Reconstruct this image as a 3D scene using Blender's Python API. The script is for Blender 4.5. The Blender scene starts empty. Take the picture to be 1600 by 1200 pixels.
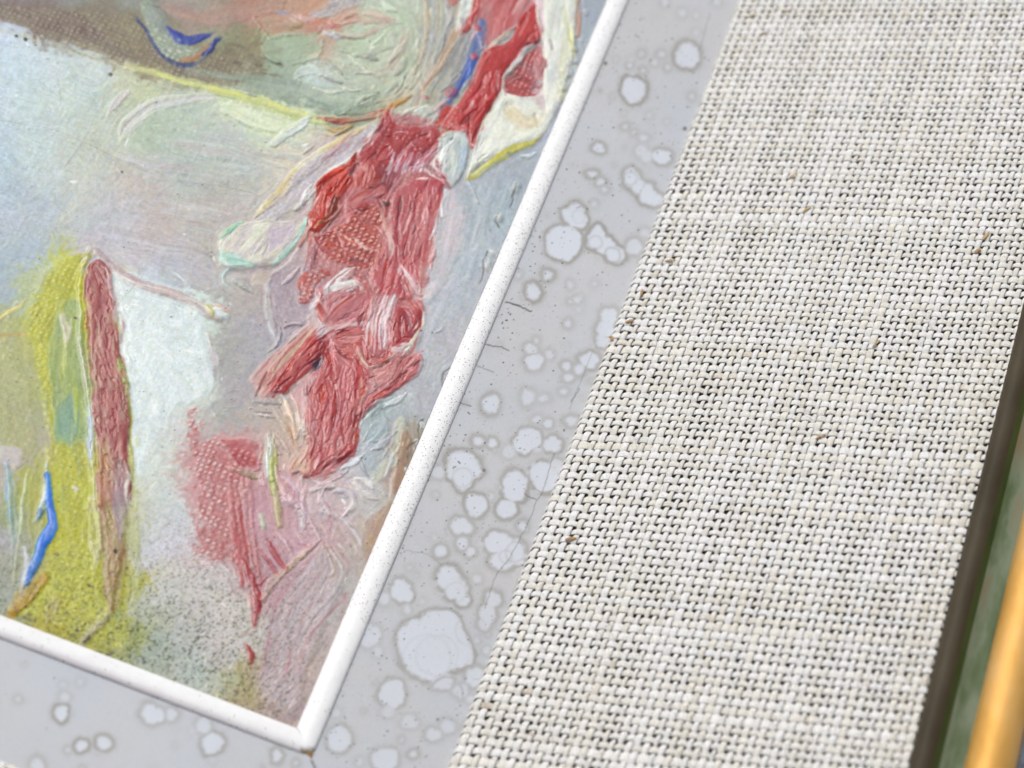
# Close-up of the lower right corner of an oil painting in its frame: canvas with impasto, white bead,
# water-stained grey slip, sloping linen liner, green and gilt moulding.  Units: metres, modelled in mm.
import bpy, math, numpy as np
from mathutils import Matrix, Vector
C=bpy.context.scene
MM=.001
# ---------------------------------------------------------------- camera (fitted: long lens close above the frame)
FPX,CX,CY=4400.,800.,600.
def rodr(w):
    a=np.linalg.norm(w);k=w/a;K=np.array([[0,-k[2],k[1]],[k[2],0,-k[0]],[-k[1],k[0],0]])
    return np.eye(3)+np.sin(a)*K+(1-np.cos(a))*K@K
CR=rodr(np.array([2.408345691667279,0.4513166780183364,0.1228592911474105]))
CC=-CR.T@np.array([-20.992506790198824,33.48801931868681,273.5303031151922])
cam=bpy.data.cameras.new('camera'); co=bpy.data.objects.new('camera',cam); C.collection.objects.link(co); C.camera=co
B=np.array([CR[0],-CR[1],-CR[2]]).T
co.matrix_world=Matrix([[*B[i],CC[i]*MM] for i in range(3)]+[[0,0,0,1]])
cam.sensor_width=36; cam.lens=FPX/1600*36; cam.clip_start=.01; cam.clip_end=20
cam.dof.use_dof=True; cam.dof.focus_distance=.302; cam.dof.aperture_fstop=cam.lens/3.1
# ---------------------------------------------------------------- daylight: bright overcast sky, soft weak sun
SUN_EL,SUN_AZ=math.radians(52),math.radians(-48)      # azimuth measured from +y (picture top) towards +x
w=bpy.data.worlds.new('World'); C.world=w; w.use_nodes=True; nt=w.node_tree; nt.nodes.clear()
sky=nt.nodes.new('ShaderNodeTexSky'); sky.sky_type='NISHITA'; sky.sun_disc=False; sky.sun_elevation=SUN_EL; sky.sun_rotation=SUN_AZ
sky.air_density=1.0; sky.dust_density=4.0; sky.ozone_density=1.0
hs=nt.nodes.new('ShaderNodeHueSaturation'); hs.inputs['Saturation'].default_value=.36
bg=nt.nodes.new('ShaderNodeBackground'); bg.inputs['Strength'].default_value=.115
wo=nt.nodes.new('ShaderNodeOutputWorld')
nt.links.new(sky.outputs[0],hs.inputs['Color']); nt.links.new(hs.outputs[0],bg.inputs[0]); nt.links.new(bg.outputs[0],wo.inputs[0])
sl=bpy.data.lights.new('sun','SUN'); sl.energy=1.65; sl.angle=math.radians(11); sl.color=(1,.98,.95)
so=bpy.data.objects.new('sun',sl); C.collection.objects.link(so)
sd=Vector((math.sin(SUN_AZ)*math.cos(SUN_EL),math.cos(SUN_AZ)*math.cos(SUN_EL),math.sin(SUN_EL)))
so.rotation_euler=sd.to_track_quat('Z','Y').to_euler()
C.view_settings.view_transform='Standard'; C.view_settings.look='None'; C.view_settings.gamma=1; C.view_settings.exposure=0.06
C.render.engine='CYCLES'; C.cycles.max_bounces=6
GAIN=.88     # pigment values were noted down from a bright exposure
#RASTER-BEGIN
# ---------------------------------------------------------------- pigment maps (numpy)
PAD=140
RW,RH=1000+2*PAD,1200+2*PAD
rs=np.random.RandomState(11)
TS=1024
def _tile(cells,seed):
    r=np.random.RandomState(seed).rand(cells,cells).astype(np.float32)
    x=np.arange(TS)*cells/TS; i=np.floor(x).astype(int); f=(x-i).astype(np.float32); f=f*f*(3-2*f)
    a=r[i%cells][:,i%cells];b=r[i%cells][:,(i+1)%cells];c=r[(i+1)%cells][:,i%cells];d=r[(i+1)%cells][:,(i+1)%cells]
    F=f[None,:];G=f[:,None]
    return (a*(1-F)+b*F)*(1-G)+(c*(1-F)+d*F)*G
T128=_tile(128,3); T128b=_tile(128,4)
FB=sum(_tile(2**k,20+k)*w for k,w in ((4,.42),(5,.27),(6,.16),(7,.1),(8,.05)))
FB=(FB-FB.mean())/FB.std()*.17+.5
def lut(T,u,v):            # bilinear, wrapping; u,v in tile pixels
    i=np.floor(u).astype(np.int64); j=np.floor(v).astype(np.int64); fu=(u-i).astype(np.float32); fv=(v-j).astype(np.float32)
    i0=i%TS;i1=(i+1)%TS;j0=j%TS;j1=(j+1)%TS
    return (T[j0,i0]*(1-fu)+T[j0,i1]*fu)*(1-fv)+(T[j1,i0]*(1-fu)+T[j1,i1]*fu)*fv
def cell(T,u,v): return lut(T,u*8.,v*8.)          # one noise cell per unit
def hexc(h): return np.array([int(h[i:i+2],16) for i in (0,2,4)],np.float32)/255
def sm(a,b,x):
    t=np.clip((x-a)/(b-a),0,1); return t*t*(3-2*t)
def palette(cols,f):
    cs=np.array([hexc(c) for c in cols]); n=len(cs)-1
    if n==0: return np.broadcast_to(cs[0],f.shape+(3,)).copy()
    g=np.clip(f,0,.9999)*n; i=g.astype(int); w=(g-i)[...,None]; w=w*w*(3-2*w)
    return cs[i]*(1-w)+cs[i+1]*w
def crom(pts,n=6,closed=False):
    P=np.array(pts,np.float64); m=len(P); out=[]
    if m<3 and not closed:
        t=np.linspace(0,1,n+1)[:,None]; return P[0]*(1-t)+P[-1]*t
    rng=range(m) if closed else range(m-1)
    for i in rng:
        if closed: a,b,c,d=P[(i-1)%m],P[i],P[(i+1)%m],P[(i+2)%m]
        else: a,b,c,d=P[max(i-1,0)],P[i],P[i+1],P[min(i+2,m-1)]
        for k in range(n):
            t=k/n
            out.append(.5*((2*b)+(-a+c)*t+(2*a-5*b+4*c-d)*t*t+(-a+3*b-3*c+d)*t**3))
    if not closed: out.append(P[-1])
    return np.array(out)
YY,XX=np.mgrid[0:RH,0:RW].astype(np.float32); XX-=PAD; YY-=PAD
COL=np.zeros((RH,RW,3),np.float32); HGT=np.zeros((RH,RW),np.float32); IDM=np.zeros((RH,RW),np.int32)
GLO=np.full((RH,RW),.0,np.float32); KM=np.zeros((RH,RW),np.float32)
# ---- canvas knobs: a woven grid that runs with the picture's own edges
def plane_of(px,py,z=0.0):
    d0=(px-CX)/FPX; d1=(py-CY)/FPX
    R=CR; dx=R[0,0]*d0+R[1,0]*d1+R[2,0]; dy=R[0,1]*d0+R[1,1]*d1+R[2,1]; dz=R[0,2]*d0+R[1,2]*d1+R[2,2]
    k=(z-CC[2])/dz
    return CC[0]+dx*k, CC[1]+dy*k
UX,UY=plane_of(XX,YY)
wob=(cell(FB,XX/45,YY/45)-.5)*2.2+(cell(T128,XX/11,YY/11)-.5)*.25
KP=.62
KX=UX/KP+wob; KY=UY/(KP*1.1)+(cell(FB,XX/45+9,YY/45+5)-.5)*2.2+(cell(T128b,XX/11,YY/11)-.5)*.25
ki=np.floor(KX);kj=np.floor(KY)
fx=KX-ki-.5; fy=KY-kj-.5
kr=cell(T128b,ki*1.0+.37,kj*1.0+.11)
par=((ki+kj)%2)
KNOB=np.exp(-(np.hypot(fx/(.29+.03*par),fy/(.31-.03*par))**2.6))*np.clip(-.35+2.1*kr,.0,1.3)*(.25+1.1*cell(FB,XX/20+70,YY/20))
# ---- under-painting: soft fields of colour
def field(pts,step=5,p=2.2):
    ys=np.arange(0,RH+step,step)-PAD; xs=np.arange(0,RW+step,step)-PAD
    gy,gx=np.meshgrid(ys,xs,indexing='ij')
    gx=gx+(cell(FB,gx/9.+3,gy/9.)-.5)*70; gy=gy+(cell(FB,gx/9.,gy/9.+7)-.5)*70
    num=np.zeros(gx.shape+(3,)); den=np.zeros(gx.shape)
    for x,y,c in pts:
        w=1/(((gx-x)**2+(gy-y)**2)+200)**p; num+=w[...,None]*hexc(c); den+=w
    g=(num/den[...,None]).astype(np.float32)
    fy_=(YY+PAD)/step; fx_=(XX+PAD)/step; i=fy_.astype(int); j=fx_.astype(int); u=(fy_-i)[...,None]; v=(fx_-j)[...,None]
    return (g[i,j]*(1-v)+g[i,j+1]*v)*(1-u)+(g[i+1,j]*(1-v)+g[i+1,j+1]*v)*u
BASE=[(0,-60,'8a8c84'),(200,-60,'8d9088'),(10,8,'8b8d88'),(120,5,'8a8f8c'),(200,8,'8f9690'),(300,5,'a3a49c'),(25,25,'7f7068'),(80,35,'7c6c60'),(140,50,'857a6a'),(200,70,'8a8068'),(250,92,'8b8468'),(180,40,'80786c'),
(220,40,'8c8a70'),(300,22,'a49088'),(340,28,'ab968c'),(400,20,'b58a7c'),(340,46,'9aa084'),(370,60,'8e9274'),(370,90,'837a60'),(340,90,'8f8a70'),(410,40,'b98a7c'),(440,70,'a9b494'),(470,75,'a5b59c'),(400,85,'958a68'),(440,95,'9cab90'),
(480,30,'c79a84'),(510,20,'bda79c'),(530,30,'c8a090'),(560,20,'bcc4b8'),(600,10,'c3c9c0'),(620,60,'bfcabc'),(560,60,'b6c4b0'),(500,60,'c4a99a'),(490,115,'ccd9d8'),(540,120,'b9c4b8'),(580,120,'b9c4b4'),(450,125,'a3b3a4'),(400,112,'a3ae9c'),
(480,150,'9aab9a'),(530,165,'8f9f8e'),(570,160,'a5b19c'),(430,140,'94a292'),(630,110,'bcc3b4'),(660,60,'bdbcac'),(640,40,'c0c6ba'),(690,30,'a9adb0'),(690,80,'a8a8a4'),(660,130,'b9b9a4'),(680,150,'aaaea4'),(640,160,'c0c3b2'),
(0,60,'ccd8e4'),(50,90,'cbd8e2'),(100,110,'ccd9e0'),(160,115,'cad5d6'),(0,150,'c8d6e0'),(80,160,'c8d6dd'),(140,170,'c5d2d4'),(0,230,'bfcdd8'),(80,240,'c4d2d6'),(0,320,'b7c4d0'),(60,320,'b9c5cf'),(130,260,'c3ccca'),(120,330,'bfc5c8'),
(40,400,'b4c1cb'),(0,440,'aebdc6'),(180,180,'c9cfc8'),(200,110,'c9d0bc'),(240,130,'c8d2ba'),(200,230,'c2cbc6'),(250,190,'b9c8bc'),(300,200,'bccac2'),(350,200,'c5ccc6'),(370,170,'d7e0c8'),(420,180,'d9e4c8'),(460,195,'d5dfc4'),
(200,280,'c6c3c3'),(250,250,'c4c6c8'),(300,250,'bfc9c8'),(300,300,'c5bfbc'),(370,280,'c0bfbc'),(370,240,'c3cac8'),(250,330,'c3bdbc'),(180,340,'c2c4ca'),(330,340,'c4bdba'),(150,370,'c1bec4'),(220,380,'c6c4ca'),(280,400,'c5c3cc'),(320,420,'c3bfc6'),(330,370,'c5beba'),
(230,430,'ccd2da'),(250,500,'dde7ea'),(300,480,'dfe9ec'),(230,560,'dbe5e8'),(300,560,'d8e4e6'),(260,620,'d6dedf'),(320,620,'cbd3cf'),(230,700,'d3d9da'),(270,780,'cfd3d2'),(240,860,'cccccf'),(260,920,'c8c8c2'),(230,960,'b9bcac'),(300,960,'c6c4be'),(320,900,'cdc8c8'),(290,1000,'b8bcb8'),(360,1000,'c3c2bc'),(340,960,'ccc9c4'),(320,1050,'b9c2c0'),(370,1070,'b4ba9c'),(250,1040,'aab4aa'),(200,1000,'a8ae78'),
(360,480,'bbb4b6'),(370,560,'b5b1b6'),(400,520,'b5b0b8'),(400,450,'bfb5b8'),(350,640,'aeaeae'),(400,640,'b9b2ae'),(360,600,'b3adb4'),(430,680,'c2b6ac'),(440,720,'c5b2a8'),(430,430,'bcaeb4'),(450,460,'b8a9b2'),
(60,440,'b9c29c'),(100,430,'c4c650'),(60,520,'b7bb60'),(20,540,'b3b884'),(20,600,'b0b48c'),(60,640,'adb090'),(20,680,'aeb082'),(60,590,'b2b47c'),(50,690,'b3ae9e'),(10,740,'b8b4ac'),(5,850,'b4b4b8'),(20,880,'a8ae9c'),(40,820,'9ba47c'),(10,930,'a9b0a4'),
(100,600,'a2ac5e'),(110,500,'bcbe48'),(60,760,'a9ac54'),(110,760,'bcbc3c'),(110,850,'bcb828'),(80,940,'b3a82c'),(150,980,'aeae54'),(130,920,'b8b230'),(185,920,'b4b240'),
(700,300,'bdc2c6'),(740,330,'b3bcc2'),(760,290,'b6bdc4'),(800,250,'b4bcc4'),(720,420,'b8c2ca'),(680,480,'bcc2ca'),(720,480,'b8c0c8'),(690,540,'b9bec6'),(670,580,'b8bdc3'),(700,380,'cac8cc'),(690,440,'c4c4ca'),(620,660,'adb9bd'),(590,660,'a4b4b4'),(640,620,'bcc3c8'),(680,620,'b6b8bc'),(600,700,'b6bcc4'),(580,740,'bfbfc6'),(600,780,'bcb8b4'),(640,700,'a89c8c'),(640,750,'a88c7c'),(620,790,'b39c84'),(560,780,'beb8be'),(590,830,'b5a498'),(570,880,'b9aaa8'),
(520,780,'c4b4bc'),(500,740,'c4b4b0'),(530,900,'bfb4b8'),(480,1000,'bdb0b4'),(440,1060,'bba9a8'),(500,950,'c0b8be'),(540,960,'b8aaae'),(420,1090,'b5a4a0'),(460,1110,'b4a4a6'),(400,1060,'b2a486'),(390,1100,'a9a07c'),
(880,120,'b4bac2'),(900,60,'aeb6be'),(930,0,'adb4bc'),(860,220,'b0b8c4'),(840,280,'b0b8c0'),(920,-80,'aab2ba'),(450,230,'d4d2c6'),(450,300,'ccc6c2'),(500,240,'cfc4c0'),(480,340,'c2b4ba'),(540,300,'b98080'),(560,400,'c08080'),(600,440,'c28a8a'),(550,520,'c48c8c'),(540,620,'c48c8c'),(640,450,'cfb4b8'),(470,430,'bfaab0'),(350,720,'c49a98'),(320,750,'c8a09e'),(340,820,'c79c9a'),(380,850,'c08c8c'),(440,800,'c4a0a4'),(430,880,'c0a0a4'),(470,850,'c8a8b0')]
def build_base():
    global COL,HGT
    COL=field(BASE)
    COL=samp(COL,YY+PAD+(cell(T128,XX/5.5,YY/5.5)-.5)*30+(cell(T128b,XX/2.3,YY/2.3)-.5)*14,XX+PAD+(cell(T128b,XX/5.5+9,YY/5.5)-.5)*30+(cell(T128,XX/2.3,YY/2.3+5)-.5)*14)
    f=cell(FB,XX/38,YY/38); g=cell(T128,XX/3.2,YY/3.2); q=cell(T128b,XX/7.5,YY/7.5)
    COL*= (1+(f-.5)*.09+(g-.5)*.045+(q-.5)*.05)[...,None]
    COL[...,0]*=1+(cell(FB,XX/22+40,YY/22)-.5)*.07; COL[...,2]*=1+(cell(FB,XX/22,YY/22+31)-.5)*.09
    HGT=(f-.5)*.10+(q-.5)*.035+(g-.5)*.02+KNOB*.028
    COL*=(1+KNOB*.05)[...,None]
    # scrubbed arcs of the big brush
    COL[:]=np.clip(COL,0,1)
PARTS={}      # id -> (name,label)
_nid=[0]
def comp(sl,d,s,t,cols,body=.12,ridge=.05,streak=.05,rag=3.,soft=1.2,op=1.,fs=.03,ft=.3,dry=0.,knob=0.,kcol=None,part=None,gloss=.5,fade=0.,wk=1.,kh=.05,mixin=0.,con=1.,seed=0,edge=None,under=.6,rf=9.):
    x=XX[sl];y=YY[sl]
    tw=t+(cell(FB,x/24+seed,y/24)-.5)*9; n1=cell(T128,tw*ft*1.45+seed*13.7,s*fs*1.9+seed*5.1); n2=cell(T128b,tw*ft*.45+seed*3.3,s*fs*1.3+seed*7.7); n3=cell(FB,x/14+seed*3,y/14+seed)
    f=.5+(n1-.5)*.85*con+(n2-.5)*.7*con+(n3-.5)*1.0*con+(cell(FB,x/37+seed,y/37+3)-.5)*.5*con
    e=d+(cell(FB,x/rf+seed*7,y/rf)-.5)*rag*5.5+(n1-.5)*rag*1.5+(cell(T128b,x/3.3+seed,y/3.3)-.5)*rag*.9
    a=sm(-soft,soft,e)
    if fade>0:
        q=np.clip((d+6)/fade,0,1); tx=.4*n1+.35*cell(T128,x/3.1+seed,y/3.1)+.35*cell(T128b,x/6.5,y/6.5+seed)-.05+(.25*(.5-KNOB[sl]) if knob>.3 else 0); a=a*sm(tx-.10,tx+.16,q)
    if dry>0: a=a*sm(dry-.18,dry+.12,n1*.5+n2*.25+KNOB[sl]*.35+sm(0,14,d)*.25)
    c=palette(cols,f)
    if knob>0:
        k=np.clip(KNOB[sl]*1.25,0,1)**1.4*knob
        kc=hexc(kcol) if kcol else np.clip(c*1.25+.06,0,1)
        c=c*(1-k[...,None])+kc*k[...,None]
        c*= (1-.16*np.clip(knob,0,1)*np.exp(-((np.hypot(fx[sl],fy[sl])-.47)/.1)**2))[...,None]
    c*=(1+(cell(T128,x/2.4,y/2.4)-.5)*.05)[...,None]
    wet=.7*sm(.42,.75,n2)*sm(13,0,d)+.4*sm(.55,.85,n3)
    if body>.1: c=c+(.09*np.exp(-((e-2.5)/2.)**2)*sm(.45,.8,n3))[...,None]  # pale mixed-paint rim on thick strokes, also a painted-in wet-edge highlight
    wet=wet*wk
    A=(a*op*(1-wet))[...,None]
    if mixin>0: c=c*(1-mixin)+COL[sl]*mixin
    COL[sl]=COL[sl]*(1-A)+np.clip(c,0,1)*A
    body=body*1.45; ridge=ridge*1.5; h=body*np.sqrt(np.clip(e/7,0,1))*(.7+.6*cell(FB,x/20+seed*2,y/20))+ridge*np.exp(-((e-2.2)/1.9)**2)*(.3+1.4*n3)+streak*.24*((n1-.5)*1.3+(n2-.5)+.8*(n3-.5))*np.clip(e/4,0,1)+kh*knob*KNOB[sl]
    if edge is not None: h+=edge*np.exp(-((e-1.5)/1.6)**2)
    ha=sm(-.3,.5,e) if body>.05 else a
    ha=ha*op if op<1 else ha*(a>.25) if dry>0 else ha
    HGT[sl]=HGT[sl]*(1-ha)+(HGT[sl]*under+h)*ha
    GLO[sl]=GLO[sl]*(1-a*op)+gloss*a*op
    KM[sl]=KM[sl]*(1-a*op)+knob*a*op
    if part:
        _nid[0]+=1; IDM[sl]=np.where(a*op>.5,_nid[0],IDM[sl]); PARTS[_nid[0]]=part
def box(P,m):
    x0=int(max(P[:,0].min()-m+PAD,0));x1=int(min(P[:,0].max()+m+PAD,RW));y0=int(max(P[:,1].min()-m+PAD,0));y1=int(min(P[:,1].max()+m+PAD,RH))
    return (slice(y0,y1),slice(x0,x1))
_sd=[0]
def S(path,cols,taper=0.,**k):       # stroke: (x,y,width)
    P=crom(path,5); m=P[:,2].max()*.5+12; sl=box(P,m); x=XX[sl];y=YY[sl]
    if x.size==0: return
    L=np.concatenate([[0],np.cumsum(np.hypot(np.diff(P[:,0]),np.diff(P[:,1])))])
    best=np.full(x.shape,1e9,np.float32);s=np.zeros_like(x);t=np.zeros_like(x);w=np.zeros_like(x)
    for i in range(len(P)-1):
        ax,ay,aw=P[i];bx,by,bw=P[i+1];dx,dy=bx-ax,by-ay;l2=dx*dx+dy*dy+1e-6
        u=np.clip(((x-ax)*dx+(y-ay)*dy)/l2,0,1);px=ax+u*dx;py=ay+u*dy
        dd=np.hypot(x-px,y-py);m_=dd<best
        cr=((x-ax)*dy-(y-ay)*dx)/np.sqrt(l2)
        best=np.where(m_,dd,best);s=np.where(m_,L[i]+u*np.sqrt(l2),s);t=np.where(m_,np.sign(cr)*dd,t);w=np.where(m_,aw+(bw-aw)*u,w)
    _sd[0]+=1
    k.setdefault('seed',_sd[0])
    if m>16: w=w*(.72+.56*cell(FB,s/13.+_sd[0]*3.1,t*0+_sd[0]*.7))+(cell(T128,s/4.+_sd[0],np.sign(t)*3+_sd[0])-.5)*2.2
    comp(sl,w*.5-best,s,t,cols,**k)
def G(pts,cols,ang=0.,curve=0.,smooth=True,**k):   # region with a flow direction
    P=crom([(a,b) for a,b in pts],4,True) if smooth else np.array(pts,float)
    sl=box(P,14);x=XX[sl];y=YY[sl]
    if x.size==0: return
    best=np.full(x.shape,1e9,np.float32);ins=np.zeros(x.shape,bool);n=len(P)
    for i in range(n):
        ax,ay=P[i];bx,by=P[(i+1)%n];dx,dy=bx-ax,by-ay;l2=dx*dx+dy*dy+1e-6
        u=np.clip(((x-ax)*dx+(y-ay)*dy)/l2,0,1);best=np.minimum(best,(x-ax-u*dx)**2+(y-ay-u*dy)**2)
        if by!=ay:
            ins^=((ay>y)!=(by>y))&(x<(bx-ax)*(y-ay)/(by-ay)+ax)
    d=np.sqrt(best)*np.where(ins,1,-1)
    a=np.radians(ang);cx,cy=P.mean(0);s=(x-cx)*np.cos(a)+(y-cy)*np.sin(a);t=-(x-cx)*np.sin(a)+(y-cy)*np.cos(a)
    t=t+curve*s*s*.01+(cell(FB,x/30,y/30)-.5)*16
    _sd[0]+=1;k.setdefault('seed',_sd[0])
    comp(sl,d,s,t,cols,**k)
def line(pts,col,w=1.,op=.8,h=0.,jit=1.5):
    P=crom([(a,b) for a,b in pts],6); P=P+(rs.rand(*P.shape)-.5)*jit
    sl=box(P,6);x=XX[sl];y=YY[sl];best=np.full(x.shape,1e9,np.float32)
    if x.size==0: return
    for i in range(len(P)-1):
        ax,ay=P[i];dx,dy=P[i+1]-P[i];u=np.clip(((x-ax)*dx+(y-ay)*dy)/(dx*dx+dy*dy+1e-6),0,1)
        best=np.minimum(best,np.hypot(x-ax-u*dx,y-ay-u*dy))
    a=np.clip(1.1*w-best,0,1)*op*(.5+.7*cell(T128,x/5,y/5)); a=np.clip(a,0,1)
    COL[sl]=COL[sl]*(1-a[...,None])+hexc(col)*a[...,None]; HGT[sl]+=h*a
def st(label): return ('impasto_stroke',label)

def paint_strokes():
    # ======== top left: brown scumble, pale field
    G([(-140,-60),(0,4),(60,10),(140,18),(215,24),(245,50),(300,95),(345,80),(400,85),(418,108),(385,124),(350,135),(290,120),(230,106),(170,92),(110,76),(50,50),(-10,35),(-140,10)],['82766a','90856e','9d9477'],ang=14,body=.03,ridge=.0,rag=1.6,soft=3,knob=.75,kcol='a39d84',kh=.07,con=.9,op=.85,gloss=.3,fade=12)
    G([(-140,-60),(0,5),(60,14),(130,22),(170,60),(120,66),(50,38),(0,26),(-140,0)],['6f5c56','7c6a62','8a7a6c'],ang=14,body=.0,ridge=0,rag=3,soft=5,knob=.6,kcol='a08c78',op=.6)
    for i in range(90):
        x=318+rs.rand()*120;y=62+rs.rand()*62;S([(x,y,3),(x+6,y+1,4)],['6f6650','857c60'],body=.02,ridge=0,rag=.9,op=.8,soft=1.)
    S([(-20,44,9),(60,64,8),(120,84,8),(200,106,10),(260,120,9)],['b6b79c','c3c6b0'],dry=.45,body=.02,ridge=.0,rag=1.2,op=.7)
    S([(-30,45,3),(60,66,3),(130,88,2),(210,104,3),(300,124,3),(380,142,3)],['6e6a50','8d8868'],dry=.6,body=0,ridge=0,rag=1.,op=.7)
    S([(205,104,9),(290,124,16),(360,143,20),(430,166,20),(500,186,16),(545,184,8)],['c3cc98','d3da9c','dfe29a'],fs=.01,ft=.35,body=.07,ridge=.03,rag=.8,soft=2,streak=.05,part=st('yellow green line below the brown band'))
    S([(250,116,3),(330,134,5),(400,153,5),(480,176,4)],['e2e283','d6dc94'],body=.03,ridge=0,rag=.6,op=.9)
    S([(300,108,6),(400,122,18),(470,136,26),(520,160,22),(560,168,10)],['95a597','a5b3a5','b3beae'],fs=.01,body=.02,ridge=0,soft=5,rag=1.5,op=.8)
    S([(440,150,5),(500,168,7),(540,174,6),(590,160,5)],['7f907e','93a38f'],body=.0,ridge=0,soft=3,rag=1,op=.7)
    # blue comma
    S([(236,12,22),(250,40,30),(270,66,34),(292,82,26),(318,76,16)],['96a498','a9b4a0','8b9c98'],body=.04,ridge=.01,rag=.8,knob=.6,kcol='c3cbb8',soft=1.5,part=('impasto_stroke','teal and blue comma shaped stroke'))
    G([(236,8),(262,14),(272,38),(262,52),(246,40),(232,28)],['7f8888','909894','a3aaa4'],ang=60,body=.02,ridge=0,soft=4,op=.8)
    S([(219,30,3),(236,50,4),(248,72,5),(262,88,7),(282,97,9),(304,96,8),(325,84,6),(338,66,5)],['2c4380','2b3f72','3a5796'],body=.04,ridge=0,rag=.8,soft=1,gloss=.6)
    S([(286,92,5),(306,88,9),(324,74,8),(340,60,4)],['a4805c','b8926c','96704c'],body=.03,ridge=0,rag=.4,soft=1.2)
    G([(266,41),(284,47),(300,54),(318,51),(336,50),(330,56),(314,62),(300,68),(284,66),(272,56)],['1d3796','2444a4','1b3080'],ang=20,body=.05,ridge=.02,rag=.7,wk=.1,part=('impasto_stroke','deep blue patch inside the comma'),gloss=.6)
    S([(322,80,3),(334,74,7),(341,62,7),(348,58,3)],['27408f','1e3478'],body=.05,ridge=.02,rag=1.,part=None,gloss=.6)
    S([(236,10,3),(262,18,3),(276,40,2)],['5a6064','6c7478'],body=0,ridge=0,rag=.5,op=.7)
    for a,b in ((284,60),(296,66),(262,62),(270,76),(284,78),(298,76),(250,46),(254,60)): S([(a,b,4),(a+2,b+1,4)],['d3d9c8'],body=.03,ridge=0,rag=.2,soft=1.3,op=.8)
    # rose & green scumbles top middle
    S([(262,14,10),(320,24,22),(380,18,24),(430,8,20)],['a88e86','b89888','c0a090'],fs=.01,op=.7,soft=5,rag=2,body=.03)
    G([(395,20),(440,14),(480,26),(500,48),(470,58),(430,60),(405,44)],['b8786c','c48878','c99a88'],ang=0,op=.75,soft=5,rag=2,body=.04,streak=.05)
    G([(425,62),(470,55),(505,62),(498,92),(460,104),(425,92),(412,76)],['98ac90','a9bba2','b8c6b0'],ang=-20,curve=.3,op=.85,soft=5,body=.03)
    S([(432,18,3),(440,22,5),(450,20,3)],['6f8fc8','9db4dc'],body=.05,ridge=0,rag=.4,op=.9)
    S([(453,30,4),(460,34,5)],['e6e9ec'],body=.08,ridge=0,rag=.3)
    S([(452,46,7),(460,42,8),(468,38,5)],['7c7448','8d8254'],body=.05,ridge=.02,rag=.6,op=.8)
    S([(470,26,12),(492,30,16),(512,40,12)],['c88470','d39a84'],body=.06,rag=1.2,soft=2,op=.85,part=('impasto_stroke','salmon dab near the top edge'))
    S([(516,34,14),(545,26,20),(585,28,16),(612,34,4)],['c49486','cfa898','d8b8a8'],fs=.02,body=.05,rag=1,soft=3,op=.85)
    S([(486,22,12),(520,10,20),(560,2,14)],['a7a6b0','c8c8cc','b6b4bc'],knob=.6,kcol='d8d8d8',body=.04,rag=2,soft=3,op=.8)
    S([(500,40,7),(520,54,7),(560,56,8),(610,36,6)],['b8968c','c9aea4','d6c4bc'],fs=.02,body=.06,ridge=.02,rag=.8,soft=2,op=.9)
    S([(505,52,9),(516,54,12),(528,60,6)],['b9cfe6','dfe8f0'],body=.09,rag=.8,part=('impasto_stroke','pale blue white dab near the top'))
    for r,w,o,c in ((30,14,.5,['c4ccbc','d3d8cc']),(58,18,.55,['b9c8b4','ccd6c6','c4bcb0']),(86,20,.6,['a9baa4','bccab6','c8d0c0'])):
        pts=[(545+r*1.15*math.cos(math.radians(a)),70+r*math.sin(math.radians(a)),w) for a in range(-70,150,22)]
        S(pts,c,fs=.008,ft=.35,body=.03,ridge=.01,soft=5,rag=1.5,op=o,streak=.05)
    S([(470,118,12),(490,112,18),(520,122,10)],['dde6e6','cdd8d6'],body=.07,rag=1.5,soft=2.5,op=.9,part=('impasto_stroke','white smear inside the grey green swirl'))
    S([(560,102,5),(600,112,5),(620,90,4),(632,60,4)],['c4a8a0','d0bcb4'],op=.5,soft=2,body=.03)
    S([(654,-20,8),(664,50,8),(650,110,8),(620,150,10),(590,160,8)],['ccae94','c2b49c','bfb8a8'],fs=.01,op=.75,soft=2.5,rag=1.2,body=.05)
    for i in range(9):
        o=i*7; S([(672+o*.8,-20,7),(676+o*.8,40,7),(668+o*.6,90,7),(650+o*.55,135,7),(635+o*.4,175,6)],[['a3a7ab','b9bcb8'],['c7b49c','bfb8a4'],['b3b9ac','c8ccb8'],['98999c','acacac'],['c89c84','c4b09c']][i%5],fs=.012,op=.7,soft=2,rag=1.3,body=.06,ridge=.02)
    S([(706,52,8),(690,90,9),(676,118,8),(662,140,6)],['c9a27c','cdb08c','c2937c'],dry=.35,body=.05,rag=1.5,op=.85)
    S([(745,-25,16),(728,8,18),(712,36,10)],['e6ebe8','d8e0dc'],body=.14,rag=1.3,part=st('short white stroke at the top edge'))
    G([(690,-20),(712,-20),(712,4),(698,14),(690,4)],['c08074','b86c60'],ang=60,body=.08,rag=1.5,op=.9)
    S([(712,36,6),(716,60,8),(700,80,8),(684,110,8),(660,135,6)],['b9aaa4','cfc4ba','a8a09c'],fs=.01,body=.06,rag=1.2,op=.8)
    # ======== the red slash top right
    G([(752,-60),(846,-60),(838,10),(822,26),(806,46),(780,64),(762,84),(750,80),(742,62),(730,46),(734,24),(742,0)],['b8585a','c26c6c','cc8484','b04c50'],ang=112,curve=.2,fs=.012,ft=.33,body=.14,ridge=.05,streak=.1,rag=1.3,part=st('streaky rose stroke at the top edge'))
    S([(742,-60,12),(742,4,14),(732,34,10),(724,52,6)],['b43c38','bc4c44'],body=.12,rag=1,part=None,fs=.01,gloss=.6)
    S([(818,30,6),(804,46,8),(786,62,8),(768,76,7),(757,86,5)],['cfc4b8','d8d0c4','c0a8a0'],body=.08,rag=1,soft=1.5,op=.95)
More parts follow.
